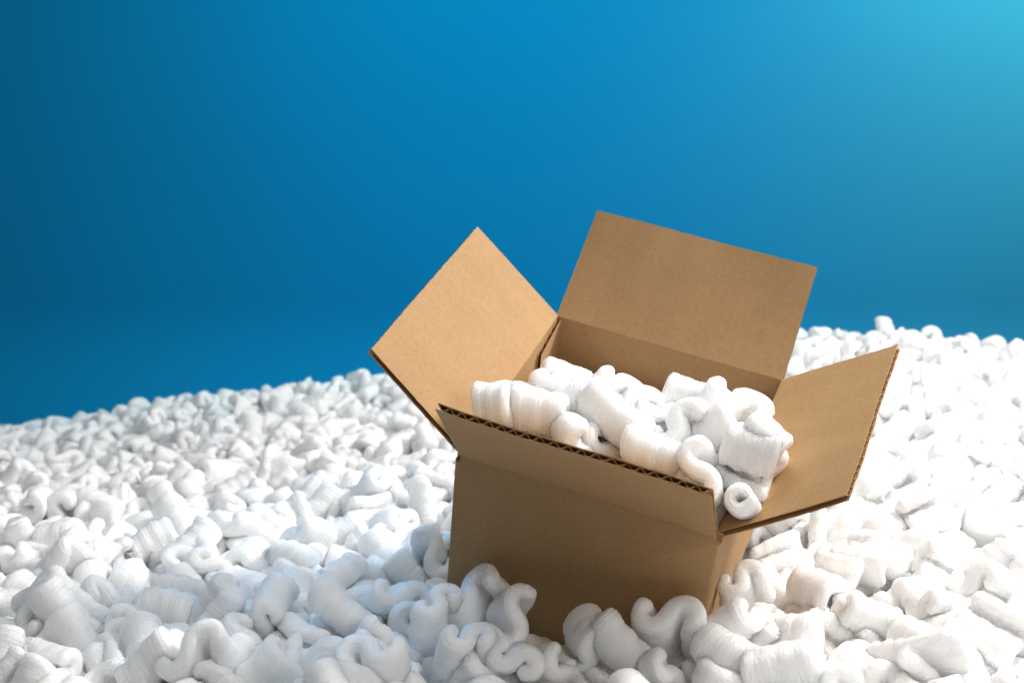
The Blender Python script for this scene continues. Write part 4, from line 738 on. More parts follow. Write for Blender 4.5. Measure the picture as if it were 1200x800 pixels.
    7,-2160,16129,-1217,-17,854,508, 1,-1857,16317,-1238,-83,111,-838, 7,-946,16261,-1091,113,-588,-196, 8,-469,16317,-843,-626,-6,-735, 4,-182,16096,-893,569,-223,773, 4,61,16134,-951,135,246,946,
    11,287,16233,-713,155,-419,502, 10,773,16341,-725,-526,-379,-586, 2,1600,16035,-655,406,302,316, 11,2025,16362,-712,-373,-722,500, 2,2237,15974,-620,-223,-441,841, 2,2758,16001,-345,-203,452,749,
    6,2986,16433,-289,575,-553,265, 3,3400,16085,-429,569,297,5, 4,3951,15958,-267,19,670,402, 11,5316,15911,-265,174,20,751, 2,5900,16448,-259,-155,-413,-433, 6,7566,16484,-844,-776,499,385,
    2,7796,16605,-1098,-120,382,673, 8,-7819,16359,-1940,-1,504,-801, 4,-7598,16585,-1838,-811,-578,57, 5,-6897,16735,-1455,404,-264,-760, 6,-6548,16727,-1422,-779,427,63, 10,-6356,16681,-1560,354,142,-708,
    0,-6149,16437,-1420,-736,420,453, 11,-5285,16326,-1529,-860,294,-164, 9,-4601,16420,-1402,323,866,217, 2,-3723,16500,-1389,-16,-432,625, 5,-3392,16490,-1225,148,843,331, 3,-2824,16757,-1097,139,-537,-329,
    0,-2276,16404,-1087,709,608,-316, 3,-1910,16536,-1245,771,-109,-495, 7,-1147,16446,-947,302,-942,-71, 7,-618,16522,-1000,-449,-777,-406, 6,179,16503,-873,-986,51,29, 0,446,16545,-771,705,472,399,
    3,642,16762,-796,775,-47,-58, 2,1293,16375,-810,794,399,-457, 2,1715,16296,-644,459,-759,-44, 9,1873,16591,-663,768,337,543, 11,2152,16634,-577,593,-531,-313, 5,2480,16437,-448,-226,-845,470,
    1,2826,16583,-425,-239,-614,-362, 3,3178,16605,-424,-137,754,47, 0,3347,16803,-267,-469,883,-27, 5,4552,16364,-102,5,684,-34, 3,5317,15406,-181,719,-126,329, 5,5450,16255,-271,249,-436,-752,
    3,5576,16688,-330,68,-7,571, 4,8210,17229,-1452,-29,-704,614, 9,-7901,16620,-1881,-962,-61,256, 6,-7790,17121,-1802,-318,-377,-552, 3,-7353,16987,-1558,300,-325,118, 11,-6919,16966,-1551,-424,-899,-91,
    2,-6483,16967,-1568,208,-794,-192, 10,-6177,16948,-1547,173,358,-911, 1,-5344,16665,-1489,497,496,-259, 4,-5091,16698,-1586,-827,32,-558, 8,-4583,16957,-1439,-634,297,-585, 4,-4290,16860,-1409,-896,316,-292,
    4,-2239,16726,-1117,764,-265,354, 11,-1313,16808,-1010,-189,496,48, 7,-918,16759,-967,-704,394,486, 3,-918,16570,-1110,247,388,527, 10,-432,16692,-896,-33,-707,-28, 3,-103,16621,-920,123,-784,-160,
    11,100,16831,-877,113,-364,142, 1,872,16959,-815,633,404,637, 5,1094,16937,-667,659,-283,216, 9,1350,16709,-739,-443,-465,-573, 6,1618,16734,-802,655,374,576, 3,2126,16827,-693,-291,-429,700,
    2,2395,16709,-580,-267,-71,282, 3,2652,16823,-562,121,-959,-251, 3,3724,17008,-328,-52,-132,983, 4,3597,16783,-300,-843,-497,205, 1,4023,17048,-359,433,-570,595, 2,4408,17072,-238,-602,-687,-316,
    1,5237,16629,-291,-267,-552,598, 8,8853,19039,-2381,653,-183,-654, 11,8627,18877,-2278,597,462,-623, 3,-7849,17452,-1823,-705,192,629, 9,-7337,17481,-1609,187,-666,-577, 7,-7148,17174,-1624,-535,-577,614,
    3,-6779,17213,-1523,690,-461,356, 7,-6323,17251,-1589,503,-324,-476, 9,-6007,17167,-1676,296,309,-275, 11,-5302,16976,-1499,669,56,-469, 5,-4986,16930,-1450,289,-192,-824, 1,-4258,17109,-1395,-135,-221,722,
    3,-3742,17047,-1394,74,183,-1, 3,-3158,16877,-1243,169,295,784, 3,-2927,17217,-1222,169,-729,-267, 3,-2608,17013,-1210,237,567,674, 0,-1365,17299,-1080,-182,780,-206, 10,-1214,17235,-915,692,101,602,
    7,-582,17028,-948,539,-322,49, 10,-184,17039,-870,91,390,-571, 6,214,17243,-943,233,242,-666, 4,531,17322,-829,-311,-761,165, 0,957,17226,-716,-113,-874,268, 11,1366,17347,-820,403,-322,-726,
    0,1597,16986,-650,53,-627,-714, 8,1950,16969,-751,543,469,-552, 3,2160,17190,-682,583,-638,165, 4,3022,16970,-482,-57,685,-373, 1,2558,17127,-608,-618,-635,461, 1,3244,17300,-469,-145,657,-367,
    3,3981,17676,-438,-282,-734,-384, 6,4022,17465,-344,-319,-143,784, 1,4200,17321,-301,-403,482,470, 9,8088,18792,-2134,-343,-181,-638, 5,8835,19520,-2548,-687,-443,-273, 8,-7994,17671,-1905,-315,-887,338,
    4,-8038,17209,-2010,481,223,9, 0,-7725,17633,-1741,-222,-631,-69, 7,-7292,17600,-1779,532,-681,-192, 5,-6853,17412,-1621,-746,358,-555, 3,-6863,17642,-1630,-389,-11,-895, 2,-6551,17534,-1576,713,-265,247,
    1,-6282,17609,-1592,92,-971,-217, 0,-5337,17335,-1452,578,-58,639, 10,-5000,17409,-1475,762,416,-495, 3,-3601,17455,-1289,40,109,175, 2,-3249,17293,-1385,-90,-231,859, 8,-3089,17591,-1375,423,894,137,
    4,-2312,17478,-1085,-850,439,-203, 11,-1985,17426,-1078,837,374,339, 9,-1583,17636,-1170,-960,-63,-185, 10,-331,17480,-861,708,-79,-659, 10,-3,17412,-909,459,228,810, 7,356,17520,-842,827,-361,-295,
    0,1089,17616,-846,-253,-488,-830, 7,1376,17662,-781,113,-702,-165, 0,1644,17360,-774,-874,-482,25, 2,1911,17386,-759,-467,267,750, 2,2391,17625,-638,340,691,-340, 5,2535,17430,-546,-45,618,534,
    5,2984,17706,-577,195,135,397, 8,3283,17596,-418,-559,-260,-355, 5,4323,17803,-419,401,306,479, 1,4317,17606,-468,-292,-672,415, 1,-8259,18020,-1911,484,-276,-554, 1,-7916,18161,-1753,-750,-30,651,
    0,-7198,18071,-1626,-189,-866,-454, 10,-6989,17996,-1676,-821,130,191, 7,-6777,18027,-1773,-890,60,162, 3,-6649,17784,-1656,567,-683,-318, 3,-6335,17948,-1625,-708,461,308, 9,-5876,17727,-1731,-171,-817,-438,
    2,-4412,17761,-1360,-15,-732,-309, 0,-3742,17805,-1329,-281,864,-31, 11,-3476,17704,-1295,228,-565,-167, 10,-3279,17822,-1247,89,-521,847, 8,-2739,17951,-1245,727,476,-347, 9,-2263,17985,-1106,-106,-905,-271,
    10,-1581,17926,-1097,804,-273,71, 2,-1302,17641,-1118,-870,294,142, 4,-1091,17705,-904,838,-113,-30, 3,-616,17618,-973,-474,-714,202, 2,-456,17758,-907,126,96,-908, 2,273,17682,-1003,364,-388,-694,
    1,781,17579,-883,-366,-326,864, 6,1292,18150,-924,4,-736,624, 11,1471,18035,-731,-253,78,-962, 2,1786,17651,-738,-7,-580,399, 2,2310,17824,-786,10,-182,-719, 0,3147,17956,-571,-847,-100,328,
    1,3331,18270,-570,319,160,-675, 5,4118,18462,-553,-420,370,126, 8,-8577,18152,-2152,557,611,551, 0,-7974,18495,-1919,114,-974,-128, 2,-7633,18552,-1859,498,650,-296, 5,-7589,18289,-1728,545,175,-819,
    4,-7116,18261,-1798,690,-554,-116, 7,-6664,18299,-1757,-289,-642,93, 0,-6325,18260,-1694,150,695,-409, 1,-5536,18335,-1747,346,533,-406, 9,-5440,18568,-1599,701,178,365, 4,-5007,18265,-1559,-891,-404,164,
    9,-4242,18299,-1468,-69,-376,-727, 5,-3647,18069,-1419,-769,609,-149, 5,-3311,18105,-1335,-678,145,-706, 4,-3000,17978,-1209,-414,-454,-701, 6,-2655,18283,-1232,425,-298,-300, 3,-2455,18279,-1140,954,-46,191,
    7,-1890,18456,-1131,651,2,416, 11,-1474,18425,-1050,-350,551,-621, 5,-1246,18091,-1033,-860,350,365, 10,-414,18085,-1029,-932,-167,-211, 11,1040,18010,-897,-546,-506,-668, 2,1061,18543,-870,249,306,-553,
    10,1395,18453,-806,-634,287,-659, 5,1696,18142,-678,770,339,441, 8,1888,17938,-808,672,365,-267, 3,2202,18155,-768,-850,388,80, 8,2449,18021,-642,-478,-849,-221, 10,2959,18238,-662,745,-415,-503,
    6,3122,18444,-561,396,-279,658, 0,3566,18538,-512,84,-630,16, 4,4400,18723,-539,549,301,-693, 11,4798,18594,-619,105,892,-331, 11,8138,19580,-2534,441,884,-120, 1,-8353,19025,-1975,-662,647,165,
    3,-8684,18369,-2261,-363,-131,-898, 0,-8633,18513,-2064,-434,-638,-288, 9,-7989,18977,-1910,-300,830,-200, 0,-7040,18471,-1863,-216,519,263, 0,-6736,18819,-1913,-515,-16,276, 10,-6378,19481,-1907,-580,526,-6,
    11,-5810,18452,-1753,-247,830,-289, 4,-5694,18774,-1704,-614,-404,591, 5,-4571,18651,-1475,263,440,-858, 3,-3801,18738,-1373,-305,-347,-840, 9,-3445,18606,-1346,131,-566,280, 5,-2869,18385,-1249,757,115,10,
    1,-3142,18679,-1386,320,713,622, 2,-2446,18581,-1266,-239,818,-407, 5,-1784,18230,-1045,388,881,-242, 2,-1639,18706,-1135,-79,-603,-791, 1,-1405,19001,-1231,-656,-215,631, 1,-569,18591,-1096,129,200,-971,
    10,-255,18516,-1149,-86,314,235, 3,439,18770,-1022,177,321,-393, 4,318,18163,-877,588,148,458, 6,838,18303,-912,363,-842,105, 3,1741,18549,-824,-323,-673,-485, 4,1959,18403,-632,-271,-150,951,
    11,2488,19067,-820,-178,272,308, 2,2753,18842,-859,496,-150,27, 10,2775,18573,-712,654,-443,571, 10,3270,18761,-563,-520,561,593, 6,3820,18495,-579,225,-878,187, 11,-8891,18768,-2127,-380,776,104,
    0,-8435,18753,-1997,119,-629,-355, 1,-8085,18806,-2008,154,29,-968, 6,-7526,19041,-2032,-58,704,393, 10,-7184,18772,-1840,-337,735,53, 3,-7006,19125,-1979,-457,852,85, 10,-6714,19262,-1937,-532,372,11,
    0,-5917,19193,-1847,105,430,726, 1,-5361,18856,-1688,-314,36,889, 2,-4325,18839,-1470,-636,-759,-114, 2,-3789,18897,-1494,-509,-42,541, 7,-3593,19045,-1487,-723,-689,50, 3,-2822,18705,-1250,-206,-543,-807,
    10,-2281,18730,-1233,-95,146,-959, 5,-2024,18760,-1142,538,-613,-562, 0,-1732,19342,-1352,624,-464,227, 6,-1254,19202,-1367,-794,349,150, 5,-568,19063,-1148,776,84,-489, 6,-336,18847,-1135,584,-467,217,
    4,275,19095,-1082,317,-589,30, 2,686,18206,-833,483,-594,630, 4,1701,18915,-910,-527,-476,-694, 0,1866,19268,-993,555,-493,437, 4,2287,18416,-685,-771,339,333, 3,2791,19313,-920,-599,475,553,
    6,2996,18825,-654,-336,-716,-359, 9,4164,19342,-792,455,-467,-24, 8,4453,19291,-715,842,309,128, 9,-5199,19574,-1745,-506,-300,802, 2,-7682,19559,-2058,437,863,238, 10,-7796,19189,-1976,-484,-201,-802,
    3,-7335,19524,-2054,46,102,39, 5,-6392,19272,-2014,-209,-689,111, 7,-6121,19328,-1939,-143,876,-393, 3,-5472,19404,-1735,303,-223,542, 2,-4644,18955,-1560,182,-105,-882, 2,-3319,18404,-1287,-278,-905,-319,
    10,-2833,19119,-1324,366,-741,-35, 5,-851,19457,-1425,-702,618,-46, 5,-19,18938,-1120,-385,-840,-241, 5,1151,19272,-1155,-578,244,561, 4,3081,19394,-918,327,702,-614, 0,3306,19608,-779,-103,70,-846,
    5,-8490,19563,-2214,-263,-558,224, 10,-7536,19315,-2132,-207,444,805, 7,-3313,19543,-1605,654,-73,193, 4,-3229,19215,-1447,558,-305,-771, 2,-2136,18519,-1306,-315,-909,-83, 3,-1445,17817,-998,479,-333,-205,
    3,-799,17993,-964,16,-40,691, 7,590,17578,-688,-738,-522,395, 10,2136,18929,-859,430,472,-769, 7,2438,19399,-908,216,182,-916, 10,-901,19078,-1279,-442,693,-216, 6,-2,17999,-893,776,319,-429,
    0,-33,8555,705,-459,-19,882, 3,372,8426,606,-580,283,-762, 11,689,8298,479,-363,-317,-824, 0,1021,8216,443,-412,-201,818, 11,270,8691,719,358,-104,705, 8,613,8584,650,-164,-819,-546,
    7,891,8455,602,-479,-732,-473, 7,288,9203,951,733,-382,562, 7,369,8949,830,-39,4,455, 5,448,9445,1001,-201,426,449, 7,746,9420,954,53,793,-99, 3,1083,9309,874,447,-613,-277,
    0,1384,9064,808,-823,-516,228, 7,1236,8901,913,279,-935,214,
)
LABELS = [
    ('white S-curled peanut leaning left, far right, along the bottom edge', 'packing peanuts heaped around the box'),
    ('ribbed white foam peanut in the box resting low against the right flap', 'packing peanuts filling the box'),
    ('white S-curled peanut leaning left, far right, in the foreground, rightmost', 'packing peanuts heaped around the box'),
    ('white S-curled peanut end on, left, along the bottom edge, leftmost', 'packing peanuts heaped around the box'),
    ('hooked white foam peanut, arched like an m, in front of the lower right box corner', 'packing peanuts heaped around the box'),
    ('white S-curled peanut lying level, just right of box, along the bottom edge, leftmost', 'packing peanuts heaped around the box'),
    ('long ribbed white foam peanut in the shaded patch left of the box', 'packing peanuts heaped around the box'),
    ('white S-curled peanut end on, right of box, in the foreground, leftmost', 'packing peanuts heaped around the box'),
    ('upright white foam peanut, S curl on top, at the lower left box corner', 'packing peanuts heaped around the box'),
    ('tall ribbed white foam peanut at the bottom edge under the left box corner', 'packing peanuts heaped around the box'),
    ('white S-curled peanut lying level, far right, in the middle distance, leftmost', 'packing peanuts heaped around the box'),
    ('ribbed white foam peanut leaning right, just right of the lower right box corner', 'packing peanuts heaped around the box'),
    ('ribbed white tube of foam slanting along the right half of the front flap edge', 'packing peanuts filling the box'),
    ('ribbed white foam peanut pressed against the narrow right wall of the box', 'packing peanuts heaped around the box'),
    ('long ribbed white foam peanut slanting down to the right in front of the box', 'packing peanuts heaped around the box'),
    ('white S-shaped foam peanut, end curl facing the viewer, below the middle of the front wall', 'packing peanuts heaped around the box'),
    ('white S-curled peanut end on, right of box, in the middle distance, second from left', 'packing peanuts heaped around the box'),
    ('white S-curled peanut standing upright, just left of box, along the bottom edge', 'packing peanuts heaped around the box'),
    ('white S-curled peanut lying level, left, in the foreground', 'packing peanuts heaped around the box'),
    ('ribbed white foam peanut slanting at the bottom edge, right of the box', 'packing peanuts heaped around the box'),
    ('white S-curled peanut leaning left, far left, along the bottom edge, leftmost', 'packing peanuts heaped around the box'),
    ('long ribbed white foam peanut slanting across the middle of the box', 'packing peanuts filling the box'),
    ('white S-curled peanut lying level, right of box, in the foreground, leftmost', 'packing peanuts heaped around the box'),
    ('white S-curled peanut end on, left, in the foreground, leftmost', 'packing peanuts heaped around the box'),
    ('white S-curled peanut leaning right, left, along the bottom edge, leftmost', 'packing peanuts heaped around the box'),
    ('short white foam peanut in the box at the far left of the front flap', 'packing peanuts filling the box'),
    ('white S-curled peanut leaning right, left, in the foreground', 'packing peanuts heaped around the box'),
    ('white S-curled peanut leaning left, far right, in the foreground, leftmost', 'packing peanuts heaped around the box'),
    ('white S-shaped foam peanut with wavy end at the bottom edge below the box', 'packing peanuts heaped around the box'),
    ('white foam peanut with a hooked end tucked against the lower front wall', 'packing peanuts heaped around the box'),
    ('white S-curled peanut lying level, behind the box, in the middle distance', 'packing peanuts heaped around the box'),
    ('small curled white foam peanut leaning on the left end of the front wall', 'packing peanuts heaped around the box'),
    ('tube-like white foam peanut lying level along the left half of the front flap edge', 'packing peanuts filling the box'),
    ('white S-curled peanut leaning right, left, along the bottom edge, rightmost', 'packing peanuts heaped around the box'),
    ('S-curled white foam peanut in the box with end towards the front right corner', 'packing peanuts filling the box'),
    ('white S-curled peanut leaning left, far right, in the foreground, second from right', 'packing peanuts heaped around the box'),
    ('white S-curled peanut leaning left, far left, in the foreground, rightmost', 'packing peanuts heaped around the box'),
    ('ribbed white foam peanut in the box slanting out over the right flap hinge', 'packing peanuts filling the box'),
    ('white S-curled peanut leaning right, far left, in the middle distance, leftmost', 'packing peanuts heaped around the box'),
    ('white S-curled peanut leaning right, far left, along the bottom edge', 'packing peanuts heaped around the box'),
    ('white foam peanut at the bottom edge filling the gap below the lower right box corner', 'packing peanuts heaped around the box'),
    ('white S-curled peanut end on, just left of box, along the bottom edge, leftmost', 'packing peanuts heaped around the box'),
    ('white S-curled peanut standing upright, just left of box, in the foreground', 'packing peanuts heaped around the box'),
    ('white S-curled peanut end on, far left, along the bottom edge', 'packing peanuts heaped around the box'),
    ('white S-curled foam peanut in the box just behind the front flap middle', 'packing peanuts filling the box'),
    ('white S-curled peanut standing upright, right of box, in the middle distance, rightmost', 'packing peanuts heaped around the box'),
    ('white S-curled peanut end on, far right, in the middle distance', 'packing peanuts heaped around the box'),
    ('white S-curled peanut leaning right, left, in the middle distance, leftmost', 'packing peanuts heaped around the box'),
    ('white S-curled peanut end on, just left of box, in the middle distance, rightmost', 'packing peanuts heaped around the box'),
    ('white S-curled peanut lying level, just right of box, along the bottom edge, rightmost', 'packing peanuts heaped around the box'),
    ('leaning white foam peanut in the box nearest the rear right corner', 'packing peanuts filling the box'),
    ('white S-curled peanut leaning right, far right, in the middle distance, rightmost', 'packing peanuts heaped around the box'),
    ('white S-curled peanut leaning left, just left of box, in the middle distance, leftmost', 'packing peanuts heaped around the box'),
    ('white S-curled peanut end on, left, in the middle distance, rightmost', 'packing peanuts heaped around the box'),
    ('ribbed white foam peanut in the box leaning right before the back wall', 'packing peanuts filling the box'),
    ('white S-curled peanut leaning right, right of box, in the middle distance, rightmost', 'packing peanuts heaped around the box'),
    ('white S-curled peanut lying level, far left, along the bottom edge', 'packing peanuts heaped around the box'),
    ('white S-curled peanut lying level, left, along the bottom edge', 'packing peanuts heaped around the box'),
    ('curled white foam peanut spilling over the front right corner of the box', 'packing peanuts filling the box'),
    ('white S-curled peanut end on, left, in the middle distance, leftmost', 'packing peanuts heaped around the box'),
    ('white foam peanut leaning left in the box, right of its middle', 'packing peanuts filling the box'),
    ('white S-curled peanut leaning left, just left of box, in the middle distance, rightmost', 'packing peanuts heaped around the box'),
    ('white S-curled peanut end on, right of box, along the bottom edge, rightmost', 'packing peanuts heaped around the box'),
    ('white S-curled peanut leaning left, far right, in the foreground, second from left', 'packing peanuts heaped around the box'),
    ('white S-curled peanut leaning right, far right, in the foreground', 'packing peanuts heaped around the box'),
    ('white S-curled peanut leaning right, just left of box, in the far slope, rightmost', 'packing peanuts heaped around the box'),
    ('upright white foam peanut in the box nearest the rear left corner', 'packing peanuts filling the box'),
    ('white foam peanut leaning right among those in the right half of the box', 'packing peanuts filling the box'),
    ('white S-curled peanut leaning right, left, in the middle distance, second from right', 'packing peanuts heaped around the box'),
    ('white S-curled peanut lying level, far left, in the middle distance, rightmost', 'packing peanuts heaped around the box'),
    ('white S-curled peanut standing upright, just left of box, in the middle distance', 'packing peanuts heaped around the box'),
    ('white S-curled peanut end on, just left of box, in the middle distance, third from left', 'packing peanuts heaped around the box'),
    ('white S-curled peanut standing upright, far left, along the bottom edge, rightmost', 'packing peanuts heaped around the box'),
    ('white S-curled peanut end on, right of box, along the bottom edge, second from left', 'packing peanuts heaped around the box'),
    ('white S-curled peanut leaning right, left, in the middle distance, second from left', 'packing peanuts heaped around the box'),
    ('white foam peanut deep in the gap at the bottom edge below the box middle', 'packing peanuts heaped around the box'),
    ('white S-curled peanut lying level, left, in the middle distance, rightmost', 'packing peanuts heaped around the box'),
    ('white S-curled peanut lying level, far left, in the middle distance, second from left', 'packing peanuts heaped around the box'),
    ('white S-curled peanut leaning right, just left of box, in the middle distance, leftmost', 'packing peanuts heaped around the box'),
    ('white S-curled peanut leaning left, far left, in the foreground, leftmost', 'packing peanuts heaped around the box'),
    ('white S-curled peanut end on, just left of box, in the middle distance, second from left', 'packing peanuts heaped around the box'),
    ('white S-curled peanut end on, right of box, in the middle distance, rightmost', 'packing peanuts heaped around the box'),
    ('white S-curled peanut leaning right, far left, in the foreground', 'packing peanuts heaped around the box'),
    ('white S-curled peanut lying level, just left of box, in the far slope, leftmost', 'packing peanuts heaped around the box'),
    ('white S-curled peanut standing upright, right of box, along the bottom edge', 'packing peanuts heaped around the box'),
    ('white S-curled peanut lying level, just left of box, in the far slope, rightmost', 'packing peanuts heaped around the box'),
    ('white S-curled peanut end on, far right, in the far slope, leftmost', 'packing peanuts heaped around the box'),
    ('white S-curled peanut lying level, just left of box, in the middle distance, rightmost', 'packing peanuts heaped around the box'),
    ('white S-curled peanut leaning right, right of box, in the far slope, leftmost', 'packing peanuts heaped around the box'),
    ('white S-curled peanut leaning left, just left of box, along the bottom edge, leftmost', 'packing peanuts heaped around the box'),
    ('white S-curled peanut leaning right, far left, in the middle distance, rightmost', 'packing peanuts heaped around the box'),
    ('white foam peanut lying level in the box before the middle of the back wall', 'packing peanuts filling the box'),
    ('white S-curled peanut lying level, far right, in the far slope, second from right', 'packing peanuts heaped around the box'),
    ('white S-curled peanut leaning left, far right, in the middle distance', 'packing peanuts heaped around the box'),
    ('white S-curled peanut leaning left, left, in the middle distance, leftmost', 'packing peanuts heaped around the box'),
    ('white foam peanut low at the bottom edge below the left part of the box', 'packing peanuts heaped around the box'),
    ('white S-curled peanut lying level, right of box, in the foreground, rightmost', 'packing peanuts heaped around the box'),
    ('white S-curled peanut standing upright, left, in the far slope, rightmost', 'packing peanuts heaped around the box'),
    ('white S-curled peanut leaning left, far left, along the bottom edge, rightmost', 'packing peanuts heaped around the box'),
    ('white S-curled peanut leaning left, left, in the middle distance, rightmost', 'packing peanuts heaped around the box'),
    ('white S-curled peanut leaning right, left, along the bottom edge, second from left', 'packing peanuts heaped around the box'),
    ('upright white foam peanut in the box, just right of its middle', 'packing peanuts filling the box'),
    ('white foam peanut sunk in the gap behind the middle of the front flap', 'packing peanuts filling the box'),
    ('white S-curled peanut end on, right of box, in the middle distance, leftmost', 'packing peanuts heaped around the box'),
    ('white S-curled peanut leaning right, far right, in the middle distance, leftmost', 'packing peanuts heaped around the box'),
    ('white S-curled peanut lying level, left, in the far slope, second from left', 'packing peanuts heaped around the box'),
    ('white S-curled peanut leaning right, just left of box, in the middle distance, rightmost', 'packing peanuts heaped around the box'),
    ('white S-curled peanut leaning right, just left of box, in the far slope, leftmost', 'packing peanuts heaped around the box'),
    ('white S-curled peanut leaning right, far right, in the middle distance, second from left', 'packing peanuts heaped around the box'),
    ('white S-curled peanut leaning left, just left of box, along the bottom edge, second from left', 'packing peanuts heaped around the box'),
    ('white S-curled peanut end on, right of box, in the far slope', 'packing peanuts heaped around the box'),
    ('white S-curled peanut standing upright, far left, in the far slope, leftmost', 'packing peanuts heaped around the box'),
    ('white S-curled peanut end on, far left, in the far slope, second from left', 'packing peanuts heaped around the box'),
    ('white S-curled peanut end on, left, along the bottom edge, rightmost', 'packing peanuts heaped around the box'),
    ('white C-curled peanut end on, far left, in the middle distance', 'packing peanuts heaped around the box'),
    ('white S-curled peanut leaning left, just left of box, in the far slope', 'packing peanuts heaped around the box'),
    ('white S-curled peanut standing upright, far left, along the bottom edge, leftmost', 'packing peanuts heaped around the box'),
    ('white S-curled peanut lying level, far right, in the middle distance, second from left', 'packing peanuts heaped around the box'),
    ('white S-curled peanut leaning left, right of box, in the middle distance, leftmost', 'packing peanuts heaped around the box'),
    ('white S-curled peanut end on, just left of box, in the far slope, second from right', 'packing peanuts heaped around the box'),
    ('white S-curled peanut standing upright, left, in the middle distance', 'packing peanuts heaped around the box'),
    ('white S-curled peanut leaning right, right of box, in the middle distance, leftmost', 'packing peanuts heaped around the box'),
    ('white S-curled peanut leaning left, right of box, along the bottom edge, leftmost', 'packing peanuts heaped around the box'),
    ('white S-curled peanut standing upright, far left, in the middle distance', 'packing peanuts heaped around the box'),
    ('hooked white foam peanut in the very middle of the box filling', 'packing peanuts filling the box'),
    ('white S-curled peanut end on, far left, in the far slope, second from right', 'packing peanuts heaped around the box'),
    ('short white foam peanut in the box behind the left half of the front flap', 'packing peanuts filling the box'),
    ('white C-curled peanut end on, far right, in the middle distance', 'packing peanuts heaped around the box'),
    ('white S-curled peanut end on, left, in the foreground, rightmost', 'packing peanuts heaped around the box'),
    ('white S-curled peanut end on, far right, along the bottom edge', 'packing peanuts heaped around the box'),
    ('white S-curled peanut end on, far left, on the far crest, rightmost', 'packing peanuts heaped around the box'),
    ('white S-curled peanut leaning left, right of box, on the far crest', 'packing peanuts heaped around the box'),
    ('white S-curled peanut standing upright, far right, in the far slope, third from left', 'packing peanuts heaped around the box'),
    ('white S-curled peanut leaning left, far left, in the middle distance, leftmost', 'packing peanuts heaped around the box'),
    ('short white foam peanut in the box just behind the front flap right end', 'packing peanuts filling the box'),
    ('white S-curled peanut standing upright, left, in the far slope, leftmost', 'packing peanuts heaped around the box'),
    ('white C-curled peanut lying level, far left, in the far slope, rightmost', 'packing peanuts heaped around the box'),
    ('white S-curled peanut end on, far left, in the middle distance, rightmost', 'packing peanuts heaped around the box'),
    ('white S-curled peanut end on, right of box, along the bottom edge, leftmost', 'packing peanuts heaped around the box'),
    ('white S-curled peanut leaning left, left, along the bottom edge', 'packing peanuts heaped around the box'),
    ('white C-curled peanut end on, just left of box, in the foreground', 'packing peanuts heaped around the box'),
    ('white S-curled peanut lying level, right of box, in the far slope, leftmost', 'packing peanuts heaped around the box'),
    ('white S-curled peanut lying level, right of box, in the middle distance, leftmost', 'packing peanuts heaped around the box'),
    ('white S-curled peanut leaning left, left, in the far slope, leftmost', 'packing peanuts heaped around the box'),
    ('white S-curled peanut end on, left, on the far crest, second from left', 'packing peanuts heaped around the box'),
    ('white C-curled peanut lying level, far right, in the middle distance, leftmost', 'packing peanuts heaped around the box'),
    ('white S-curled peanut leaning right, left, in the middle distance, rightmost', 'packing peanuts heaped around the box'),
    ('white S-curled peanut lying level, just left of box, on the far crest, leftmost', 'packing peanuts heaped around the box'),
    ('white S-curled peanut end on, left, on the far crest, leftmost', 'packing peanuts heaped around the box'),
    ('white S-curled peanut leaning left, just left of box, in the middle distance, second from left', 'packing peanuts heaped around the box'),
    ('white S-curled peanut lying level, right of box, on the far crest', 'packing peanuts heaped around the box'),
    ('white S-curled peanut leaning left, right of box, along the bottom edge, rightmost', 'packing peanuts heaped around the box'),
    ('white S-curled peanut leaning right, far left, in the far slope, second from left', 'packing peanuts heaped around the box'),
    ('white S-curled peanut end on, just left of box, in the far slope, second from left', 'packing peanuts heaped around the box'),
    ('white S-curled peanut lying level, left, in the far slope, rightmost', 'packing peanuts heaped around the box'),
    ('white S-curled peanut leaning right, far left, on the far crest', 'packing peanuts heaped around the box'),
    ('white S-curled peanut lying level, left, in the middle distance, second from left', 'packing peanuts heaped around the box'),
    ('white S-curled peanut lying level, far right, in the far slope, second from left', 'packing peanuts heaped around the box'),
    ('white S-curled peanut standing upright, far right, along the bottom edge, leftmost', 'packing peanuts heaped around the box'),
    ('white S-curled peanut end on, behind the box, in the far slope', 'packing peanuts heaped around the box'),
    ('white S-curled peanut standing upright, left, on the far crest, third from left', 'packing peanuts heaped around the box'),
    ('white S-curled peanut leaning right, left, in the far slope, rightmost', 'packing peanuts heaped around the box'),
    ('white S-curled peanut lying level, far left, in the foreground', 'packing peanuts heaped around the box'),
    ('white S-curled peanut lying level, far left, in the middle distance, leftmost', 'packing peanuts heaped around the box'),
    ('white S-curled peanut lying level, far right, on the far crest, leftmost', 'packing peanuts heaped around the box'),
    ('white S-curled peanut standing upright, far left, on the far crest, third from left', 'packing peanuts heaped around the box'),
    ('white S-curled peanut leaning left, left, in the middle distance, second from left', 'packing peanuts heaped around the box'),
    ('white S-curled peanut standing upright, just right of box, along the bottom edge', 'packing peanuts heaped around the box'),
    ('white C-curled peanut lying level, left, in the far slope', 'packing peanuts heaped around the box'),
    ('white S-curled peanut leaning right, right of box, in the far slope, rightmost', 'packing peanuts heaped around the box'),
    ('white S-curled peanut leaning left, just left of box, on the far crest, second from left', 'packing peanuts heaped around the box'),
    ('white S-curled peanut lying level, far right, on the far crest, second from right', 'packing peanuts heaped around the box'),
    ('white S-curled peanut leaning left, left, on the far crest, second from right', 'packing peanuts heaped around the box'),
    ('white S-curled peanut end on, just left of box, in the middle distance, second from right', 'packing peanuts heaped around the box'),
    ('white S-curled peanut leaning left, right of box, in the middle distance, rightmost', 'packing peanuts heaped around the box'),
    ('white S-curled peanut lying level, just left of box, in the middle distance, leftmost', 'packing peanuts heaped around the box'),
    ('white S-curled peanut lying level, left, on the far crest, leftmost', 'packing peanuts heaped around the box'),
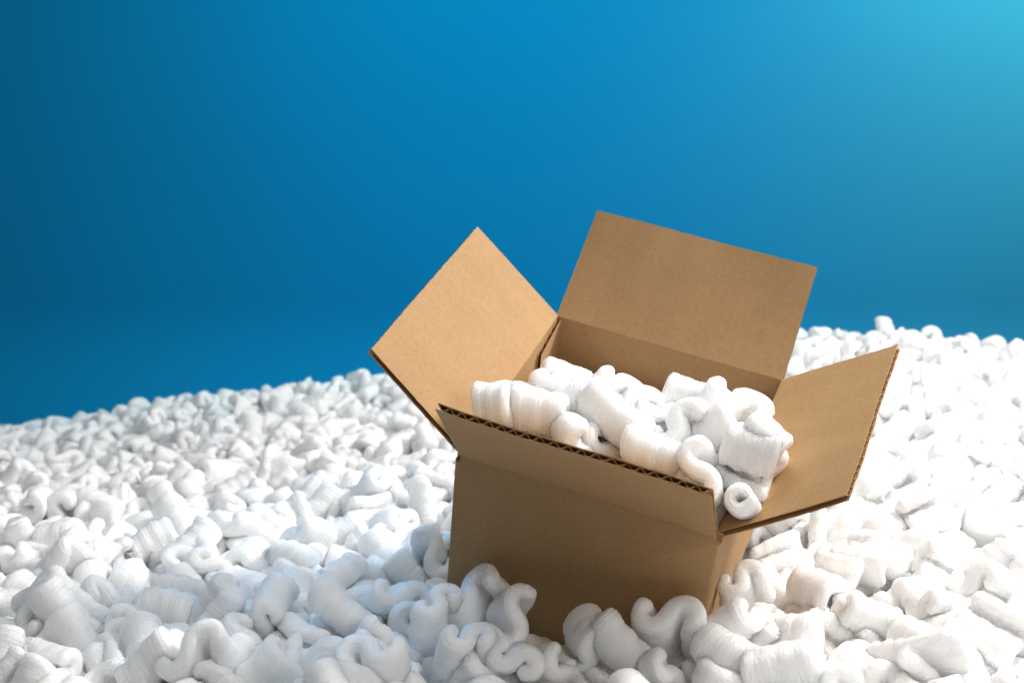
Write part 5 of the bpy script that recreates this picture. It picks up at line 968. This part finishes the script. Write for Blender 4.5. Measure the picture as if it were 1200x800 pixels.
    ('white S-curled peanut end on, just left of box, along the bottom edge, rightmost', 'packing peanuts heaped around the box'),
    ('white S-curled peanut lying level, far left, in the far slope', 'packing peanuts heaped around the box'),
    ('white S-curled peanut leaning right, far left, in the far slope, second from right', 'packing peanuts heaped around the box'),
    ('white S-curled peanut end on, right of box, on the far crest', 'packing peanuts heaped around the box'),
    ('white S-curled peanut end on, left, in the middle distance, second from left', 'packing peanuts heaped around the box'),
    ('white S-curled peanut lying level, far right, along the bottom edge', 'packing peanuts heaped around the box'),
    ('white S-curled peanut standing upright, just left of box, on the far crest', 'packing peanuts heaped around the box'),
    ('white S-curled peanut leaning left, far left, in the middle distance, second from left', 'packing peanuts heaped around the box'),
    ('white C-curled peanut leaning left, behind the box, in the middle distance', 'packing peanuts heaped around the box'),
    ('white S-curled peanut lying level, just left of box, on the far crest, rightmost', 'packing peanuts heaped around the box'),
    ('white S-curled peanut lying level, far right, on the far crest, rightmost', 'packing peanuts heaped around the box'),
    ('white S-curled peanut end on, just left of box, in the far slope, leftmost', 'packing peanuts heaped around the box'),
    ('white S-curled peanut lying level, just left of box, in the far slope, third from left', 'packing peanuts heaped around the box'),
    ('white S-curled peanut standing upright, far left, on the far crest, second from right', 'packing peanuts heaped around the box'),
    ('white S-curled peanut end on, far left, in the far slope, rightmost', 'packing peanuts heaped around the box'),
    ('white S-curled peanut leaning right, far right, in the far slope, second from left', 'packing peanuts heaped around the box'),
    ('white S-curled peanut lying level, left, in the far slope, leftmost', 'packing peanuts heaped around the box'),
    ('white S-curled peanut leaning right, far right, in the far slope, second from right', 'packing peanuts heaped around the box'),
    ('white S-curled peanut lying level, right of box, in the middle distance, rightmost', 'packing peanuts heaped around the box'),
    ('white S-curled peanut leaning left, far left, in the middle distance, rightmost', 'packing peanuts heaped around the box'),
    ('white S-curled peanut lying level, far right, in the far slope, leftmost', 'packing peanuts heaped around the box'),
    ('white S-curled peanut leaning right, far right, on the far crest', 'packing peanuts heaped around the box'),
    ('white S-curled peanut leaning left, left, on the far crest, leftmost', 'packing peanuts heaped around the box'),
    ('white S-curled peanut standing upright, far right, in the far slope, leftmost', 'packing peanuts heaped around the box'),
    ('white S-curled peanut end on, far left, in the middle distance, leftmost', 'packing peanuts heaped around the box'),
    ('white S-curled peanut leaning right, far left, in the far slope, leftmost', 'packing peanuts heaped around the box'),
    ('white C-curled peanut lying level, far right, in the middle distance, rightmost', 'packing peanuts heaped around the box'),
    ('white S-curled peanut leaning left, left, in the middle distance, second from right', 'packing peanuts heaped around the box'),
    ('white S-curled peanut end on, just left of box, on the far crest, leftmost', 'packing peanuts heaped around the box'),
    ('white S-curled peanut leaning right, just left of box, on the far crest', 'packing peanuts heaped around the box'),
    ('white S-curled peanut end on, far right, in the far slope, rightmost', 'packing peanuts heaped around the box'),
    ('white S-curled peanut leaning left, just left of box, along the bottom edge, rightmost', 'packing peanuts heaped around the box'),
    ('white S-curled peanut leaning right, far right, in the far slope, third from left', 'packing peanuts heaped around the box'),
    ('white S-curled peanut end on, left, in the far slope, leftmost', 'packing peanuts heaped around the box'),
    ('white S-curled peanut standing upright, far right, in the far slope, third from right', 'packing peanuts heaped around the box'),
    ('white S-curled peanut leaning left, far left, along the bottom edge, second from left', 'packing peanuts heaped around the box'),
    ('white S-curled peanut lying level in the box, in the middle row on the left', 'packing peanuts filling the box'),
    ('white C-curled peanut lying level, left, on the far crest', 'packing peanuts heaped around the box'),
    ('white S-curled peanut leaning left, left, in the far slope, rightmost', 'packing peanuts heaped around the box'),
    ('white S-curled peanut leaning left, far left, in the far slope', 'packing peanuts heaped around the box'),
    ('white S-curled peanut leaning right, just left of box, in the far slope, second from right', 'packing peanuts heaped around the box'),
    ('white S-curled peanut standing upright, left, on the far crest, rightmost', 'packing peanuts heaped around the box'),
    ('white S-curled peanut leaning left, just left of box, on the far crest, leftmost', 'packing peanuts heaped around the box'),
    ('white S-curled peanut end on, just left of box, in the middle distance, leftmost', 'packing peanuts heaped around the box'),
    ('white S-curled peanut end on, just right of box, in the foreground', 'packing peanuts heaped around the box'),
    ('white S-curled peanut leaning right, just left of box, in the far slope, second from left', 'packing peanuts heaped around the box'),
    ('white S-curled peanut leaning left, left, in the far slope, second from left', 'packing peanuts heaped around the box'),
    ('white S-curled peanut leaning right, far left, in the far slope, rightmost', 'packing peanuts heaped around the box'),
    ('white S-curled peanut leaning right, left, in the far slope, leftmost', 'packing peanuts heaped around the box'),
    ('white S-curled peanut lying level, right of box, in the far slope, rightmost', 'packing peanuts heaped around the box'),
    ('white S-curled peanut standing upright, just left of box, in the far slope, leftmost', 'packing peanuts heaped around the box'),
    ('white S-curled peanut standing upright, far right, in the far slope, second from left', 'packing peanuts heaped around the box'),
    ('white S-curled peanut standing upright, far left, in the far slope, rightmost', 'packing peanuts heaped around the box'),
    ('white S-curled peanut leaning left, left, on the far crest, rightmost', 'packing peanuts heaped around the box'),
    ('white S-curled peanut lying level, far right, in the middle distance, rightmost', 'packing peanuts heaped around the box'),
    ('white C-curled peanut standing upright, just right of box, in the middle distance', 'packing peanuts heaped around the box'),
    ('white S-curled peanut leaning left, left, on the far crest, second from left', 'packing peanuts heaped around the box'),
    ('white S-curled peanut end on, far left, on the far crest, second from right', 'packing peanuts heaped around the box'),
    ('white S-curled peanut standing upright, left, on the far crest, second from right', 'packing peanuts heaped around the box'),
    ('white S-curled peanut lying level, far left, on the far crest, second from left', 'packing peanuts heaped around the box'),
    ('white S-curled peanut end on, far right, on the far crest', 'packing peanuts heaped around the box'),
    ('white S-curled peanut leaning right, right of box, in the foreground', 'packing peanuts heaped around the box'),
    ('white S-curled peanut end on, far left, on the far crest, leftmost', 'packing peanuts heaped around the box'),
    ('white S-curled peanut lying level, left, on the far crest, rightmost', 'packing peanuts heaped around the box'),
    ('white S-curled peanut standing upright, far right, in the far slope, second from right', 'packing peanuts heaped around the box'),
    ('white S-curled peanut leaning right, far right, in the far slope, rightmost', 'packing peanuts heaped around the box'),
    ('white S-curled peanut standing upright, just left of box, in the far slope, rightmost', 'packing peanuts heaped around the box'),
    ('white S-curled peanut end on, left, in the far slope, rightmost', 'packing peanuts heaped around the box'),
    ('white S-curled peanut standing upright, left, on the far crest, leftmost', 'packing peanuts heaped around the box'),
    ('white S-curled peanut lying level, far left, on the far crest, second from right', 'packing peanuts heaped around the box'),
    ('white S-curled peanut lying level, far left, on the far crest, leftmost', 'packing peanuts heaped around the box'),
    ('white S-curled peanut standing upright, right of box, on the far crest', 'packing peanuts heaped around the box'),
    ('white C-curled peanut leaning right, behind the box, in the middle distance', 'packing peanuts heaped around the box'),
    ('white S-curled peanut lying level, left, in the middle distance, leftmost', 'packing peanuts heaped around the box'),
    ('white S-curled peanut leaning right, right of box, on the far crest', 'packing peanuts heaped around the box'),
    ('white S-curled peanut end on, just left of box, in the far slope, rightmost', 'packing peanuts heaped around the box'),
    ('white S-curled peanut lying level, just left of box, in the far slope, second from right', 'packing peanuts heaped around the box'),
    ('white S-curled peanut leaning right, left, on the far crest, rightmost', 'packing peanuts heaped around the box'),
    ('white S-curled peanut leaning left, far right, on the far crest, rightmost', 'packing peanuts heaped around the box'),
    ('white S-curled peanut standing upright, far right, in the far slope, rightmost', 'packing peanuts heaped around the box'),
    ('white S-curled peanut leaning left, far left, on the far crest, rightmost', 'packing peanuts heaped around the box'),
    ('white S-curled peanut leaning right, far right, in the far slope, leftmost', 'packing peanuts heaped around the box'),
    ('white S-curled peanut standing upright, right of box, in the middle distance, leftmost', 'packing peanuts heaped around the box'),
    ('white S-curled peanut end on, before the box, along the bottom edge', 'packing peanuts heaped around the box'),
    ('white C-curled peanut end on, just right of box, in the foreground', 'packing peanuts heaped around the box'),
    ('white S-curled peanut end on, just left of box, on the far crest, rightmost', 'packing peanuts heaped around the box'),
    ('white S-curled peanut lying level, far left, on the far crest, rightmost', 'packing peanuts heaped around the box'),
    ('white S-curled peanut lying level, just left of box, on the far crest, second from left', 'packing peanuts heaped around the box'),
    ('white S-curled peanut leaning left, far right, on the far crest, second from left', 'packing peanuts heaped around the box'),
    ('white S-curled peanut standing upright, left, on the far crest, second from left', 'packing peanuts heaped around the box'),
    ('white S-curled peanut leaning left, behind the box, in the middle distance', 'packing peanuts heaped around the box'),
    ('white S-curled peanut leaning left, left, in the far slope, second from right', 'packing peanuts heaped around the box'),
    ('white S-curled peanut leaning left, just left of box, on the far crest, rightmost', 'packing peanuts heaped around the box'),
    ('white S-curled peanut end on, far left, in the far slope, leftmost', 'packing peanuts heaped around the box'),
    ('white S-curled peanut end on, just left of box, on the far crest, second from left', 'packing peanuts heaped around the box'),
    ('white S-curled peanut leaning right, left, on the far crest, leftmost', 'packing peanuts heaped around the box'),
    ('white S-curled peanut lying level, just right of box, on the far crest', 'packing peanuts heaped around the box'),
    ('white S-curled peanut end on, behind the box, in the middle distance', 'packing peanuts heaped around the box'),
    ('white S-curled peanut lying level, just left of box, in the far slope, second from left', 'packing peanuts heaped around the box'),
    ('white S-curled peanut leaning left, far left, on the far crest, second from left', 'packing peanuts heaped around the box'),
    ('short white foam peanut in the box next to the left wall and front flap', 'packing peanuts filling the box'),
    ('white S-curled peanut standing upright, far left, on the far crest, rightmost', 'packing peanuts heaped around the box'),
    ('white S-curled peanut standing upright, far left, on the far crest, second from left', 'packing peanuts heaped around the box'),
    ('white S-curled peanut leaning left, far left, on the far crest, leftmost', 'packing peanuts heaped around the box'),
    ('white S-curled peanut standing upright, far right, along the bottom edge, rightmost', 'packing peanuts heaped around the box'),
    ('white C-curled peanut lying level, far left, in the far slope, leftmost', 'packing peanuts heaped around the box'),
    ('white S-curled peanut lying level, left, on the far crest, second from left', 'packing peanuts heaped around the box'),
    ('white S-curled peanut standing upright, far left, on the far crest, leftmost', 'packing peanuts heaped around the box'),
    ('white S-curled peanut end on, far left, on the far crest, second from left', 'packing peanuts heaped around the box'),
    ('white S-curled peanut lying level, just left of box, on the far crest, second from right', 'packing peanuts heaped around the box'),
    ('white S-curled peanut leaning right, far right, in the far slope, third from right', 'packing peanuts heaped around the box'),
    ('white S-curled peanut lying level, far right, in the far slope, rightmost', 'packing peanuts heaped around the box'),
    ('white S-curled peanut leaning left, far right, on the far crest, leftmost', 'packing peanuts heaped around the box'),
    ('white S-curled peanut lying level, far right, on the far crest, second from left', 'packing peanuts heaped around the box'),
    ('white S-curled peanut lying level, just left of box, in the middle distance, second from left', 'packing peanuts heaped around the box'),
    ('white S-curled peanut end on, right of box, in the foreground, rightmost', 'packing peanuts heaped around the box'),
    ('white S-curled peanut end on, left, on the far crest, rightmost', 'packing peanuts heaped around the box'),
    ('white C-curled peanut end on, right of box, in the middle distance', 'packing peanuts heaped around the box'),
    ('upright white foam peanut in the box right of the back wall middle', 'packing peanuts filling the box'),
    ('white foam peanut in the box against the left wall below the bright flap', 'packing peanuts filling the box'),
    ('short white foam peanut wedged in the slot at the front right box corner', 'packing peanuts filling the box'),
    ('white S-curled peanut lying level in the box, in the middle row on the right', 'packing peanuts filling the box'),
    ('white S-curled peanut standing upright in the box, in the middle row on the right', 'packing peanuts filling the box'),
]
SCALE = 1.02

def peanut_mesh(vi, ns, m, nw):
    V, F = build(vi, ns, m, nw)
    me = bpy.data.meshes.new('packing_peanut'); me.from_pydata(V.tolist(), [], F)
    bm = bmesh.new(); bm.from_mesh(me); bmesh.ops.recalc_face_normals(bm, faces=bm.faces); bm.to_mesh(me); bm.free()
    me.shade_smooth()
    at = me.attributes.new('grain', 'FLOAT_VECTOR', 'POINT')
    at.data.foreach_set('vector', (V * 1000 + vi * 37.0).ravel().astype('f4'))
    me.materials.append(FOAM)
    return me

NEAR = [peanut_mesh(i, 28, 5, 88) for i in range(len(VARIANTS))]
v, p, q = unpack(INDIV)
first = bpy.data.objects.new('packing_peanut', NEAR[0])
for k in range(len(v)):
    o = first if k == 0 else first.copy()
    o.data = NEAR[int(v[k])]
    o.rotation_mode = 'QUATERNION'
    o.location = p[k]; o.rotation_quaternion = Quaternion(q[k]); 
    s_ = SCALE * (1 + 0.08 * math.sin(k * 12.9898))
    o.scale = (s_ * (1 + 0.11 * math.sin(k * 5.3)), s_ * (1 + 0.11 * math.sin(k * 8.1)), s_ * (1 + 0.14 * math.sin(k * 3.7)))
    if LABELS:
        lab, grp = LABELS[k]
        o['label'] = lab
        o['group'] = grp
    o['category'] = 'packing peanut'
    col.objects.link(o)

# the rest of the heap, past the 300 that show largest: one mass
def build_mass():
    v, p, q = unpack(REST)
    lo = []
    for i in range(len(VARIANTS)):
        V, F = build(i, 15, 3, 14)
        me = bpy.data.meshes.new('tmp'); me.from_pydata(V.tolist(), [], F)
        bm = bmesh.new(); bm.from_mesh(me); bmesh.ops.recalc_face_normals(bm, faces=bm.faces)
        bmesh.ops.triangulate(bm, faces=bm.faces); bm.to_mesh(me); bm.free()
        t = np.empty(len(me.polygons)*3, 'i4'); me.loops.foreach_get('vertex_index', t)
        lo.append((V, t.reshape(-1, 3))); bpy.data.meshes.remove(me)
    VV, TT, GG, b = [], [], [], 0
    for k in range(len(v)):
        V, t = lo[int(v[k])]
        M = np.array(Quaternion(q[k]).to_matrix())
        VV.append(V * (SCALE * (1 + 0.11 * math.sin(k * 7.77))) @ M.T + p[k]); TT.append(t + b); GG.append(V * 1000 + k * 3.7); b += len(V)
    VV = np.concatenate(VV).astype('f4'); TT = np.concatenate(TT).astype('i4'); GG = np.concatenate(GG).astype('f4')
    me = bpy.data.meshes.new('packing_peanuts')
    me.vertices.add(len(VV)); me.vertices.foreach_set('co', VV.ravel())
    me.loops.add(TT.size); me.loops.foreach_set('vertex_index', TT.ravel())
    me.polygons.add(len(TT)); me.polygons.foreach_set('loop_start', np.arange(0, TT.size, 3, dtype='i4'))
    me.update(calc_edges=True); me.shade_smooth()
    at = me.attributes.new('grain', 'FLOAT_VECTOR', 'POINT'); at.data.foreach_set('vector', GG.ravel())
    o = link('packing_peanuts', me, FOAM)
    tag(o, 'far reaching mass of small white foam packing peanuts heaped behind and around the box', 'packing peanuts', None, 'stuff')
build_mass()
